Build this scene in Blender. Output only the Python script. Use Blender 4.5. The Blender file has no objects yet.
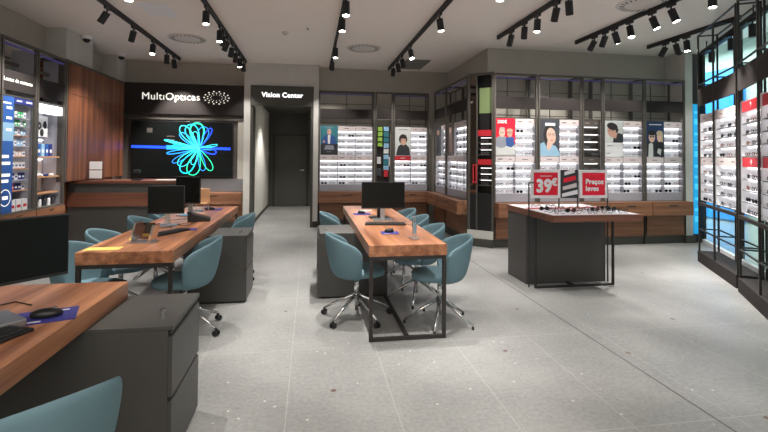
import bpy, bmesh, math, random
from mathutils import Matrix, Vector

R = random.Random(7)
PI = math.pi
C = bpy.context.scene.collection
rad = math.radians

# ------------------------------------------------------------------ camera
cd = bpy.data.cameras.new('camera')
cam = bpy.data.objects.new('camera', cd)
C.objects.link(cam)
cd.sensor_fit = 'HORIZONTAL'; cd.sensor_width = 36; cd.lens = 36*450/768
cd.shift_y = -(216-147.94)/768
cd.clip_start = .02
cr, cu, cw = Vector((.98693288, -.16095878, .00746717)), Vector((-.01073924, -.01946824, .9997528)), Vector((.16077361, .9867691, .02094242))
m = Matrix.Identity(4)
for i in range(3):
    m[i][0], m[i][1], m[i][2] = cr[i], cu[i], -cw[i]
m.translation = (0, 0, 1.44)
cam.matrix_world = m
bpy.context.scene.camera = cam

# ------------------------------------------------------------------ world, exposure
wd = bpy.data.worlds.new('world'); bpy.context.scene.world = wd
wd.use_nodes = True
wd.node_tree.nodes['Background'].inputs[0].default_value = (.62, .72, .75, 1)
wd.node_tree.nodes['Background'].inputs[1].default_value = .35
vs = bpy.context.scene.view_settings
vs.view_transform = 'Standard'; vs.look = 'None'; vs.gamma = 1; vs.use_curve_mapping = False
vs.exposure = 0.78
SPOT_W = 112.0        # a lit track head
DOWN_W = 30.0        # recessed downlights
LED = 2.2            # shelf light strips


def area(name, loc, rot, sx, sy, w, col=(1, 1, 1)):
    l = bpy.data.lights.new(name, 'AREA'); l.shape = 'RECTANGLE'; l.size = sx; l.size_y = sy
    l.energy = w; l.color = col
    o = bpy.data.objects.new(name, l); C.objects.link(o); o.location = loc; o.rotation_euler = rot
    return o


# unseen area fills, added to brighten the shop and the mall outside the window
area('shop_overhead_fill', (0.2, -0.6, 3.28), (0, 0, 0), 5.5, 1.6, 75, (1, .95, .88))  # added overhead fill behind the camera, stands for no fixture
area('mall_overhead_fill', (8.3, 10.2, 4.0), (0, 0, 0), 2, 4.5, 210, (.9, 1, .97))  # added fill that brightens the mall besides its linear lamps
area('shop_front_fill', (-.4, -2.3, 1.7), (PI/2, 0, 0), 5.5, 2.6, 12, (1, .97, .93))  # added frontal fill from behind the camera, no opening there

# ------------------------------------------------------------------ materials
MATS = {}


def nodes(name):
    m = bpy.data.materials.new(name); m.use_nodes = True
    nt = m.node_tree; b = nt.nodes['Principled BSDF']
    MATS[name] = m
    return m, nt, b


def mix(nt, fac, a, b):
    n = nt.nodes.new('ShaderNodeMix'); n.data_type = 'RGBA'
    for sock, v in ((n.inputs[0], fac), (n.inputs[6], a), (n.inputs[7], b)):
        if hasattr(v, 'links') or isinstance(v, bpy.types.NodeSocket):
            nt.links.new(v, sock)
        elif isinstance(v, (int, float)):
            sock.default_value = v
        else:
            sock.default_value = (*v, 1)
    return n.outputs[2]


def coords(nt, scale=(1, 1, 1), kind='Object'):
    tc = nt.nodes.new('ShaderNodeTexCoord'); mp = nt.nodes.new('ShaderNodeMapping')
    mp.inputs['Scale'].default_value = scale
    nt.links.new(tc.outputs[kind], mp.inputs[0])
    return mp.outputs[0]


def ramp(nt, src, a, b):
    r = nt.nodes.new('ShaderNodeMapRange'); r.inputs[1].default_value = a; r.inputs[2].default_value = b
    nt.links.new(src, r.inputs[0]); return r.outputs[0]


def noise(nt, vec, scale, detail=3, rough=.5):
    n = nt.nodes.new('ShaderNodeTexNoise'); n.inputs['Scale'].default_value = scale
    n.inputs['Detail'].default_value = detail; n.inputs['Roughness'].default_value = rough
    nt.links.new(vec, n.inputs['Vector']); return n.outputs[0]


def flat(name, col, rough=.5, metal=0., var=.06, spec=.5):
    m, nt, b = nodes(name)
    c = noise(nt, coords(nt), 6, 2)
    d = tuple(max(0, x*(1-var)) for x in col); e = tuple(min(1, x*(1+var)) for x in col)
    nt.links.new(mix(nt, c, d, e), b.inputs['Base Color'])
    b.inputs['Roughness'].default_value = rough; b.inputs['Metallic'].default_value = metal
    b.inputs['Specular IOR Level'].default_value = spec
    return m


def glow(name, col, strength):
    m, nt, b = nodes(name)
    b.inputs['Base Color'].default_value = (*[min(1, x) for x in col], 1)
    b.inputs['Emission Color'].default_value = (*col, 1)
    b.inputs['Emission Strength'].default_value = strength
    b.inputs['Roughness'].default_value = .4
    return m


def wood(name, dark, light, axis='y', rough=.35, plank=None):
    """grain running along one local axis"""
    m, nt, b = nodes(name)
    s = {'x': (.6, 14, 14), 'y': (14, .6, 14), 'z': (14, 14, .6)}[axis]
    v = coords(nt, s)
    f = ramp(nt, noise(nt, v, .9, 4, .6), .36, .64)
    s2 = {'x': (1.5, 90, 90), 'y': (90, 1.5, 90), 'z': (90, 90, 1.5)}[axis]
    g = ramp(nt, noise(nt, coords(nt, s2), 1.0, 2), .35, .65)
    c = mix(nt, f, dark, light)
    c = mix(nt, g, mix(nt, .82, tuple(x*.35 for x in dark), c), c)
    nt.links.new(c, b.inputs['Base Color'])
    b.inputs['Roughness'].default_value = rough
    return m


WD, WL = (.20, .082, .042), (.44, .22, .125)
wood('wood_y', (.235, .088, .042), (.60, .27, .14), 'y', .32)
wood('wood_x', WD, WL, 'x', .32)
wood('panel_wood', (.13, .042, .019), (.29, .105, .05), 'z', .45)
wood('drawer_wood', (.15, .062, .030), (.33, .15, .078), 'x', .5)
wood('counter_wood', (.13, .045, .027), (.22, .085, .05), 'x', .4)
flat('wall_paint', (.44, .415, .365), .8)
flat('ceiling_paint', (.88, .83, .78), .85, var=.02)
flat('light_wall', (.60, .585, .55), .7)
flat('dark_metal', (.035, .031, .029), .45, .3)
flat('bronze_frame', (.105, .095, .083), .5, .2)
flat('fascia', (.036, .030, .029), .75, spec=.2)
flat('grey_laminate', (.072, .070, .066), .5)
flat('counter_grey', (.06, .057, .053), .5)
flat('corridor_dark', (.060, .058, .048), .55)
flat('brown_panel', (.10, .085, .075), .5)
flat('black', (.012, .012, .013), .4)
flat('black_matt', (.018, .018, .020), .65)
flat('screen_black', (.006, .008, .008), .25, spec=.25)
flat('white', (.82, .82, .84), .5, var=.01)
flat('shelf_white', (.58, .58, .62), .35, var=.01)
flat('fog_panel', (.36, .36, .41), .35)
flat('header_pink', (.70, .61, .61), .5, var=.02)
flat('header_mark', (.28, .24, .25), .5)
flat('chrome', (.75, .75, .76), .14, 1.0, var=.0)
flat('silver', (.55, .56, .58), .3, .9)
flat('teal_fabric', (.145, .24, .28), .85, var=.12, spec=.25)
flat('red', (.55, .022, .035), .5)
flat('poster_red', (.80, .022, .05), .5, spec=.2)
flat('skin', (.62, .36, .27), .6)
flat('skin_light', (.75, .50, .40), .6)
flat('hair_black', (.02, .016, .015), .6)
flat('hair_grey', (.45, .42, .40), .6)
flat('hair_blond', (.52, .40, .27), .6)
flat('suit_blue', (.03, .09, .30), .6)
flat('denim', (.30, .50, .66), .6)
flat('dark_cloth', (.03, .032, .038), .6)
flat('grey_cloth', (.28, .30, .36), .6)
flat('poster_grey', (.06, .065, .08), .5)
flat('poster_pale', (.62, .64, .62), .5)
flat('poster_blue', (.012, .035, .11), .5)
flat('poster_teal', (.03, .20, .25), .5)
flat('navy', (.03, .045, .22), .5)
flat('lens_blue', (.035, .12, .42), .45)
flat('light_blue', (.28, .50, .72), .5)
flat('green', (.08, .45, .18), .5)
flat('lime', (.35, .60, .08), .5)
flat('pad_blue', (.035, .035, .24), .6)
flat('orange_wood', (.48, .25, .13), .5)
flat('pale_wood', (.75, .47, .27), .5)
flat('yellow', (.85, .60, .15), .6)
flat('vent_white', (.66, .63, .59), .5)
flat('vent_hole', (.12, .11, .10), .7)
flat('hatch_grey', (.22, .21, .20), .7)
flat('tortoise', (.16, .06, .03), .3)
flat('steel_frame', (.30, .30, .32), .3, .6)
flat('mall_wall', (.50, .62, .58), .6)
flat('mall_floor', (.50, .52, .50), .15)
flat('cable', (.02, .02, .02), .5)
glow('led_white', (1, .99, 1), LED)
glow('shelf_back', (.86, .86, .90), .12)  # glow added to the back panels so the strip-lit cells look whiter
glow('led_table', (1, .98, .96), 1.2)
glow('led_violet', (.07, .06, .24), .12)
glow('head_lens', (1, .93, .82), 22)
glow('sign_white', (1, 1, 1), 1.0)
glow('sign_cream', (.80, .78, .70), .6)
glow('logo_gold', (.75, .67, .42), .55)
glow('lightbox_white', (.95, .97, 1), 1.0)
glow('tv_blue', (.01, .06, .95), 1.0)
glow('tv_cyan', (.01, .62, .85), .7)
glow('tv_aqua', (.05, .85, .95), .7)
glow('tv_green', (.02, .75, .35), .7)
glow('tv_azure', (.02, .28, .90), .7)
glow('banner_cyan', (.01, .24, .48), .7)
glow('banner_pale', (.05, .42, .68), .7)
glow('mall_screen', (.03, .25, .65), .6)
glow('mall_line', (.95, 1, .98), 3.5)
glow('corner_green', (.14, .18, .08), .35)
glow('screen_glow', (.22, .18, .5), .25)


def glass_mat(name, col, alpha):
    m, nt, b = nodes(name)
    out = nt.nodes['Material Output']
    t = nt.nodes.new('ShaderNodeBsdfTransparent'); t.inputs[0].default_value = (*col, 1)
    g = nt.nodes.new('ShaderNodeBsdfGlossy'); g.inputs['Roughness'].default_value = .03
    fr = nt.nodes.new('ShaderNodeFresnel'); fr.inputs[0].default_value = 1.45
    mx = nt.nodes.new('ShaderNodeMixShader')
    ge = nt.nodes.new('ShaderNodeNewGeometry'); ft = nt.nodes.new('ShaderNodeMath'); ft.operation = 'SUBTRACT'; ft.inputs[0].default_value = 1
    nt.links.new(ge.outputs['Backfacing'], ft.inputs[1])
    mu = nt.nodes.new('ShaderNodeMath'); mu.operation = 'MULTIPLY'
    nt.links.new(fr.outputs[0], mu.inputs[0]); nt.links.new(ft.outputs[0], mu.inputs[1])
    nt.links.new(mu.outputs[0], mx.inputs[0])
    nt.links.new(t.outputs[0], mx.inputs[1]); nt.links.new(g.outputs[0], mx.inputs[2])
    nt.links.new(mx.outputs[0], out.inputs[0])
    return m


glass_mat('glass', (.90, .96, .95), .1)
glass_mat('acrylic', (.93, .93, .93), .1)
m, nt, b = nodes('dark_mirror')
b.inputs['Base Color'].default_value = (.16, .13, .12, 1); b.inputs['Metallic'].default_value = 1
b.inputs['Roughness'].default_value = .05
nt.links.new(mix(nt, noise(nt, coords(nt), 2), (.15, .12, .11), (.18, .15, .14)), b.inputs['Base Color'])

# terrazzo floor: pale slabs, fine seams, one dark joint, scattered pebbles
m, nt, b = nodes('terrazzo')
v = coords(nt)
cl = ramp(nt, noise(nt, v, 1.1, 5, .6), .3, .7)
base = mix(nt, cl, (.20, .205, .20), (.315, .315, .309))
fine = ramp(nt, noise(nt, v, 38, 3, .7), .35, .65)
base = mix(nt, fine, base, mix(nt, .14, base, (.75, .75, .74)))


def pebbles(scale, keep, size, colour, base):
    vo = nt.nodes.new('ShaderNodeTexVoronoi'); vo.inputs['Scale'].default_value = scale
    nt.links.new(v, vo.inputs['Vector'])
    sp = nt.nodes.new('ShaderNodeSeparateColor'); nt.links.new(vo.outputs['Color'], sp.inputs[0])
    a = nt.nodes.new('ShaderNodeMath'); a.operation = 'GREATER_THAN'; a.inputs[1].default_value = keep
    nt.links.new(sp.outputs[0], a.inputs[0])
    d = nt.nodes.new('ShaderNodeMath'); d.operation = 'LESS_THAN'; d.inputs[1].default_value = size
    nt.links.new(vo.outputs['Distance'], d.inputs[0])
    p = nt.nodes.new('ShaderNodeMath'); p.operation = 'MULTIPLY'
    nt.links.new(a.outputs[0], p.inputs[0]); nt.links.new(d.outputs[0], p.inputs[1])
    return mix(nt, p.outputs[0], base, colour)


base = pebbles(5.5, .80, .10, (.15, .095, .08), base)
base = pebbles(16, .88, .13, (.58, .57, .54), base)
base = pebbles(30, .93, .2, (.26, .24, .22), base)
br = nt.nodes.new('ShaderNodeTexBrick'); br.offset = 0
br.inputs['Color1'].default_value = (0, 0, 0, 1); br.inputs['Color2'].default_value = (0, 0, 0, 1)
br.inputs['Mortar'].default_value = (1, 1, 1, 1)
br.inputs['Scale'].default_value = 1; br.inputs['Mortar Size'].default_value = .003
br.inputs['Brick Width'].default_value = 0.62; br.inputs['Row Height'].default_value = 1.25
mp = nt.nodes.new('ShaderNodeMapping'); mp.inputs['Location'].default_value = (.12, .3, 0)
nt.links.new(v, mp.inputs[0]); nt.links.new(mp.outputs[0], br.inputs['Vector'])
base = mix(nt, br.outputs['Fac'], base, mix(nt, .3, base, (.62, .62, .60)))
sx = nt.nodes.new('ShaderNodeSeparateXYZ'); nt.links.new(v, sx.inputs[0])
cm = nt.nodes.new('ShaderNodeMath'); cm.operation = 'COMPARE'; cm.inputs[1].default_value = 2.24; cm.inputs[2].default_value = .007
nt.links.new(sx.outputs[0], cm.inputs[0])
base = mix(nt, cm.outputs[0], base, (.10, .10, .10))
nt.links.new(base, b.inputs['Base Color'])
b.inputs['Roughness'].default_value = .38; b.inputs['Specular IOR Level'].default_value = .4


# ------------------------------------------------------------------ mesh building
class MB:
    def __init__(s): s.bm = bmesh.new(); s.mi = 0

    def _done(s, vs_):
        fs = set()
        for v_ in vs_:
            for f_ in v_.link_faces: fs.add(f_)
        for f_ in fs: f_.material_index = s.mi

    def box(s, x0, x1, y0, y1, z0, z1, M=None):
        r = bmesh.ops.create_cube(s.bm, size=1)['verts']
        T = Matrix.Translation(((x0+x1)/2, (y0+y1)/2, (z0+z1)/2)) @ Matrix.Diagonal((abs(x1-x0), abs(y1-y0), abs(z1-z0), 1))
        bmesh.ops.transform(s.bm, matrix=(M @ T) if M else T, verts=r)
        s._done(r); return s

    def bar(s, p, q, w, h=None):
        p, q = Vector(p), Vector(q); d = q-p; h = h or w
        r = bmesh.ops.create_cube(s.bm, size=1)['verts']
        rot = d.to_track_quat('Z', 'Y').to_matrix().to_4x4()
        bmesh.ops.transform(s.bm, matrix=Matrix.Translation((p+q)/2) @ rot @ Matrix.Diagonal((w, h, d.length, 1)), verts=r)
        s._done(r); return s

    def cyl(s, p, q, r1, r2=None, n=16, cap=True):
        p, q = Vector(p), Vector(q); d = q-p; r2 = r1 if r2 is None else r2
        r = bmesh.ops.create_cone(s.bm, cap_ends=cap, segments=n, radius1=r1, radius2=r2, depth=d.length)['verts']
        rot = d.to_track_quat('Z', 'Y').to_matrix().to_4x4()
        bmesh.ops.transform(s.bm, matrix=Matrix.Translation((p+q)/2) @ rot, verts=r)
        s._done(r); return s

    def sph(s, c, rx, ry=None, rz=None, n=14):
        r = bmesh.ops.create_uvsphere(s.bm, u_segments=n, v_segments=max(6, n//2), radius=1)['verts']
        bmesh.ops.transform(s.bm, matrix=Matrix.Translation(c) @ Matrix.Diagonal((rx, ry or rx, rz or rx, 1)), verts=r)
        s._done(r); return s

    def tube(s, pts, r, n=6, closed=False):
        pts = [Vector(p) for p in pts]; rings = []; N = len(pts)
        for i, p in enumerate(pts):
            a = pts[(i-1) % N] if (closed or i) else p; c = pts[(i+1) % N] if (closed or i < N-1) else p
            d = (c-a).normalized(); q = d.to_track_quat('Z', 'Y')
            rings.append([s.bm.verts.new(p + q @ Vector((r*math.cos(2*PI*k/n), r*math.sin(2*PI*k/n), 0))) for k in range(n)])
        for i in range(N if closed else N-1):
            A, B = rings[i], rings[(i+1) % N]
            off = 0
            if closed and i == N-1:
                off = min(range(n), key=lambda o: (A[0].co-B[o].co).length)
            for k in range(n):
                s.bm.faces.new((A[k], A[(k+1) % n], B[(k+1+off) % n], B[(k+off) % n])).material_index = s.mi
        if not closed:
            for rg in (rings[0], rings[-1]):
                s.bm.faces.new(rg).material_index = s.mi
        return s

    def poly(s, pts, y=0., th=0.):
        """flat polygon given as (x, z) at depth y; th extrudes it in +y"""
        a = [s.bm.verts.new((p[0], y, p[1])) for p in pts]
        f = s.bm.faces.new(a); f.material_index = s.mi
        if th:
            b_ = [s.bm.verts.new((p[0], y+th, p[1])) for p in pts]
            s.bm.faces.new(b_[::-1]).material_index = s.mi
            for i in range(len(a)):
                j = (i+1) % len(a)
                s.bm.faces.new((a[i], a[j], b_[j], b_[i])).material_index = s.mi
        return s

    def prism(s, pts, z0, z1):
        a = [s.bm.verts.new((p[0], p[1], z0)) for p in pts]; b_ = [s.bm.verts.new((p[0], p[1], z1)) for p in pts]
        s.bm.faces.new(a[::-1]).material_index = s.mi; s.bm.faces.new(b_).material_index = s.mi
        for i in range(len(a)):
            j = (i+1) % len(a)
            s.bm.faces.new((a[i], a[j], b_[j], b_[i])).material_index = s.mi
        return s

    def ell(s, cx, cz, rx, rz, y, n=20, a0=0, a1=360, rot=0):
        pts = []
        for k in range(n if a1-a0 == 360 else n+1):
            t = rad(a0+(a1-a0)*k/n); u, w_ = rx*math.cos(t), rz*math.sin(t)
            pts.append((cx+u*math.cos(rot)-w_*math.sin(rot), cz+u*math.sin(rot)+w_*math.cos(rot)))
        return s.poly(pts, y)

    def rect(s, x0, x1, z0, z1, y): return s.poly([(x0, z0), (x1, z0), (x1, z1), (x0, z1)], y)

    def build(s, name, mats, parent=None, bevel=0, smooth=False, label=None, sub=0):
        me = bpy.data.meshes.new(name)
        bmesh.ops.recalc_face_normals(s.bm, faces=s.bm.faces)
        s.bm.to_mesh(me); s.bm.free()
        for mm in (mats if isinstance(mats, (list, tuple)) else [mats]): me.materials.append(MATS[mm])
        if smooth:
            for p in me.polygons: p.use_smooth = True
        o = bpy.data.objects.new(name, me); C.objects.link(o)
        if parent: o.parent = parent
        if bevel:
            bv = o.modifiers.new('bevel', 'BEVEL'); bv.width = bevel; bv.segments = 2; bv.limit_method = 'ANGLE'
        if sub:
            sb = o.modifiers.new('sub', 'SUBSURF'); sb.levels = sub; sb.render_levels = sub
        if label: o['label'] = label
        return o


def tag(o, label, cat, group=None, kind=None):
    o['label'] = label; o['category'] = cat
    if group: o['group'] = group
    if kind: o['kind'] = kind
    return o


def thing(name, label, cat, loc=(0, 0, 0), rz=0, group=None):
    o = bpy.data.objects.new(name, None); C.objects.link(o); o.empty_display_size = .1
    o.location = loc; o.rotation_euler = (0, 0, rz)
    return tag(o, label, cat, group)


def struct(name, mb, mat, **k):
    o = mb.build(name, mat, **k); o['kind'] = 'structure'; return o


def copy_tree(o, parent=None):
    c = o.copy(); C.objects.link(c)
    if parent: c.parent = parent
    for ch in list(o.children): copy_tree(ch, c)
    return c


def text_part(name, s, size, mat, parent, loc, rot=(PI/2, 0, 0), bold=.0, th=.002, align='CENTER', sx=1.0, shear=0):
    cu_ = bpy.data.curves.new(name, 'FONT'); cu_.body = s; cu_.size = size; cu_.extrude = th; cu_.space_character = 1.06
    cu_.align_x = align; cu_.align_y = 'CENTER'; cu_.shear = shear
    t = bpy.data.objects.new(name+'_source', cu_); C.objects.link(t)
    bpy.context.view_layer.update()
    me = bpy.data.meshes.new_from_object(t.evaluated_get(bpy.context.evaluated_depsgraph_get()))
    bpy.data.objects.remove(t); bpy.data.curves.remove(cu_)
    if bold:                                    # heavier strokes
        bm = bmesh.new()
        for k in range(8):
            a_ = 2*PI*k/8
            m2 = me.copy(); m2.transform(Matrix.Translation((bold*math.cos(a_), bold*math.sin(a_), .00004*k)))
            bm.from_mesh(m2); bpy.data.meshes.remove(m2)
        bm.to_mesh(me); bm.free()
    me.name = name; me.materials.clear(); me.materials.append(MATS[mat])
    o = bpy.data.objects.new(name, me); C.objects.link(o); o.parent = parent
    o.location = loc; o.rotation_euler = rot; o.scale = (sx, 1, 1)
    return o


def pieces(name, boxes, mat, root, bevel=0):
    """one part per box"""
    for b_ in boxes: MB().box(*b_).build(name, mat, root, bevel=bevel)


# ------------------------------------------------------------------ the room
struct('floor', MB().prism([(-3.9, -2.5), (2.7, -2.5), (2.7, .84), (5.14, 4.0), (6.8, 6.9), (6.8, 7.4), (3.0, 7.4), (3.0, 9.7), (.2, 9.7), (.2, 13.5), (-1.4, 13.5), (-1.4, 9.7), (-3.9, 9.7)], -.1, 0), 'terrazzo')
struct('ceiling', MB().prism([(-3.9, -2.5), (2.7, -2.5), (2.7, .84), (5.14, 4.0), (6.8, 6.9), (6.8, 7.4), (3.0, 7.4), (3.0, 9.7), (-3.9, 9.7)], 3.33, 3.45), 'ceiling_paint')
struct('wall_left', MB().box(-4.0, -3.88, -2.5, 9.7, 0, 3.33), 'wall_paint')
struct('trim_1', MB().box(-3.88, -3.60, 7.33, 8.15, 2.83, 3.33), 'light_wall')
struct('trim_2', MB().box(-3.88, -3.62, 9.16, 9.6, 2.88, 3.33), 'light_wall')
struct('wall_back_left', MB().box(-3.88, -1.33, 9.6, 9.7, 0, 3.33), 'wall_paint')
# the passage to the consulting rooms
w = MB(); w.box(-1.33, -1.2, 9.35, 9.7, 0, 3.33); w.box(.05, .15, 9.35, 9.7, 0, 3.33); w.box(-1.2, .05, 9.35, 9.7, 2.87, 3.33)
struct('wall_passage_front', w, 'light_wall')
struct('wall_passage_left', MB().box(-1.3, -1.2, 9.7, 13.4, 0, 2.7), 'light_wall')
struct('wall_passage_right', MB().box(.05, .15, 9.7, 13.4, 0, 2.7), 'light_wall')
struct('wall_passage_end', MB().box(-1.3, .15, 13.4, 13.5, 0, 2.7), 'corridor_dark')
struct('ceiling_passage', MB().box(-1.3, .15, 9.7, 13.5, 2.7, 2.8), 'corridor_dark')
struct('baseboard_passage_left', MB().box(-1.2, -1.185, 9.7, 13.37, 0, .07), 'dark_metal')
struct('baseboard_passage_right', MB().box(.035, .05, 9.7, 13.37, 0, .07), 'dark_metal')
struct('trim_3', MB().box(-1.2, -1.15, 9.32, 9.75, 0, 2.46).box(.0, .05, 9.32, 9.75, 0, 2.46), 'corridor_dark')
struct('baseboard_column', MB().box(.051, .155, 9.335, 9.349, 0, .12), 'dark_metal')
d = struct('door_1', MB().box(-1.02, -.12, 13.35, 13.398, 0.01, 2.05), 'corridor_dark')
h_ = MB(); h_.cyl((-.20, 13.35, 1.05), (-.20, 13.31, 1.05), .02); h_.bar((-.20, 13.30, 1.05), (-.30, 13.30, 1.05), .018); h_.build('door_handle', 'silver', d, label='chrome handle')
MB().box(-1.07, -.07, 13.36, 13.4, 2.05, 2.10).box(-1.07, -1.02, 13.36, 13.4, 0, 2.05).box(-.12, -.07, 13.36, 13.4, 0, 2.05).build('door_frame', 'dark_metal', d)
l = bpy.data.lights.new('passage_light', 'SPOT'); l.energy = 110; l.spot_size = rad(110); l.spot_blend = .6; l.color = (1, .97, .9); l.shadow_soft_size = .05
o = bpy.data.objects.new('passage_light', l); C.objects.link(o); o.location = (-.5, 11.2, 2.66)

s = thing('vision_center_sign', 'dark overhead sign reading Vision Center above the passage', 'sign', (-.575, 9.35, 2.46))
MB().box(-.625, .625, -.06, -.001, 0, .41).build('sign_panel', 'corridor_dark', s, bevel=.004)
text_part('lettering', 'Vision Center', .135, 'sign_white', s, (0, -.065, .22), bold=.003, th=.004)
c_ = thing('passage_camera', 'small silver dome sensor on the passage ceiling', 'camera', (-.5, 10.4, 2.7))
MB().cyl((0, 0, -.001), (0, 0, -.03), .045).build('base', 'silver', c_); MB().sph((0, 0, -.035), .03).build('dome', 'black', c_, smooth=True)

struct('wall_back_centre', MB().box(.15, 3.05, 9.6, 9.7, 0, 3.33), 'wall_paint')
struct('wall_side', MB().box(2.98, 3.08, 7.3, 9.6, 0, 3.33), 'wall_paint')
struct('wall_back_right', MB().box(3.08, 6.9, 7.3, 7.4, 0, 3.33), 'wall_paint')
struct('trim_4', MB().box(6.42, 6.56, 6.86, 7.3, 0, 3.33), 'light_wall')
struct('baseboard_right_column', MB().box(6.39, 6.59, 6.83, 7.3, 0, .13), 'corridor_dark')
struct('trim_5', MB().box(6.57, 6.95, 7.02, 7.3, 0, 3.33), 'dark_metal')
struct('wall_behind', MB().box(-3.9, 2.8, -2.6, -2.5, 0, 3.33), 'wall_paint')
struct('wall_right', MB().box(2.7, 2.8, -2.5, .84, 0, 3.33), 'wall_paint')

# shop window: mullions, sill, glass
A0, A1, A2 = Vector((6.8, 6.9, 0)), Vector((5.14, 4.0, 0)), Vector((2.7, .84, 0))


def win(n, P, Q, k):
    fr = MB()
    for i in range(k+1):
        p = P.lerp(Q, i/k); fr.bar(p+Vector((0, 0, .06)), p+Vector((0, 0, 3.33)), .05, .07)
    Z = Vector((0, 0, 1))
    fr.bar(P+Z*3.3, Q+Z*3.3, .06)
    o = struct('window_%d' % n, fr, 'dark_metal')
    g = MB(); a = P.lerp(Q, .01); b_ = P.lerp(Q, .99)
    dv = (Q-P).normalized().cross(Z)*.004
    g.prism([(a-dv).xy, (b_-dv).xy, (b_+dv).xy, (a+dv).xy], .06, 3.27)
    g.build('pane', 'glass', o)
    s_ = MB(); s_.bar(P+Z*.03, Q+Z*.03, .06, .06); s_.build('sill', 'white', o)


win(1, A0, A1, 2)
win(2, A1, A2, 3)

# mall outside the window
struct('mall_floor', MB().prism([(2.75, .84), (14, .84), (14, 16), (6.9, 16), (6.9, 7.0)], -.1, -.001), 'mall_floor')
struct('mall_ceiling', MB().prism([(2.8, .84), (14, .84), (14, 16), (6.95, 16), (6.95, 7.4), (6.9, 7.0)], 4.2, 4.3), 'ceiling_paint')
struct('wall_mall', MB().box(9.7, 9.8, .84, 16, 0, 4.2), 'mall_wall')
struct('wall_mall_back', MB().box(6.95, 9.8, 13, 13.1, 0, 4.2), 'mall_wall')
o = tag(MB().box(9.62, 9.69, 8.7, 9.9, .05, 3.6).build('advertising_screen', 'mall_screen', bevel=.01), 'large glowing blue advertising screen outside the shop window', 'screen')
ml = [((8.2, 8.0, 4.176), (8.2, 12, 4.176)), ((9.0, 3.0, 4.176), (9.0, 7.5, 4.176))]
for (p, q), t in zip(ml, ('behind the cyan banner', 'beyond the red headers')):
    tag(MB().bar(p, q, .09, .05).build('linear_lamp', 'mall_line'), 'long white linear ceiling lamp in the mall, ' + t, 'lamp', 'mall lamps')
b = thing('light_banner', 'tall glowing cyan banner between the grey column and the window', 'banner', (6.70, 6.95, 0), rad(-14))
MB().box(-.038, .038, -.02, .02, .14, 2.42).build('lit_face', 'banner_cyan', b)
mk = MB()
for i in range(11):
    z = .35+.19*i; mk.box(-.03, .03, -.024, -.0205, z, z+.05+.05*(i % 3 == 0))
mk.build('printed_marks', 'banner_pale', b)
MB().box(-.07, .07, -.05, .05, 0, .14).build('base', 'black', b)

# ------------------------------------------------------------------ spectacles
SPEC = {}


def spectacles_mesh(key, frame, lens=None):
    g = MB()
    for sx_ in (-1, 1):
        pts = []
        for k in range(10):
            t = 2*PI*k/10
            pts.append((sx_*.034+.028*math.cos(t), 0, .024+.021*math.sin(t)))
        g.tube(pts, .0028, 4, closed=True)
        g.bar((sx_*.062, 0, .032), (sx_*.060, .010 + .006*(sx_ > 0), .031), .004)
        g.bar((sx_*.060, .010 + .006*(sx_ > 0), .031), (-sx_*.050, .013 + .006*(sx_ > 0), .026), .004)
        if lens:
            g.mi = 1; g.ell(sx_*.034, .024, .027, .020, .001, n=10); g.mi = 0
    g.bar((-.008, 0, .030), (.008, 0, .030), .004)
    me = g.build('spectacles', [frame] + ([lens] if lens else []))
    data = me.data; bpy.data.objects.remove(me)
    SPEC[key] = data


spectacles_mesh('black-rimmed', 'black')
spectacles_mesh('brown-rimmed', 'tortoise')
spectacles_mesh('thin grey-rimmed', 'steel_frame')
spectacles_mesh('dark-lensed', 'black', 'screen_black')
N_SPEC = 0


def put_spec(M, key, label, group):
    global N_SPEC
    o = bpy.data.objects.new('spectacles', SPEC[key]); C.objects.link(o); o.matrix_world = M
    tag(o, label, 'glasses', group); N_SPEC += 1


# ------------------------------------------------------------------ wall display modules
ROWS_T = [1.98, 1.855, 1.73, 1.605, 1.48]
ROWS_B = [1.365, 1.24, 1.115, .99, .865]


def header(root, x0, x1, z0, z1, y, mat='header_pink', marks=True):
    h = MB().box(x0, x1, y, y+.015, z0, z1).build('header_panel', mat, root, bevel=.002)
    if marks:
        k = MB(); wd_ = x1-x0
        if R.random() < .55:
            k.box(x0+wd_*.12, x0+wd_*.36, y-.002, y, z0+.045, z0+.065); k.box(x0+wd_*.68, x0+wd_*.84, y-.002, y, z0+.045, z0+.06)
        else:
            k.box(x0+wd_*.36, x0+wd_*.64, y-.002, y, z0+.047, z0+.062)
        k.build('printed_mark', 'white' if mat == 'red' else 'header_mark', h)
    return h


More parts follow.
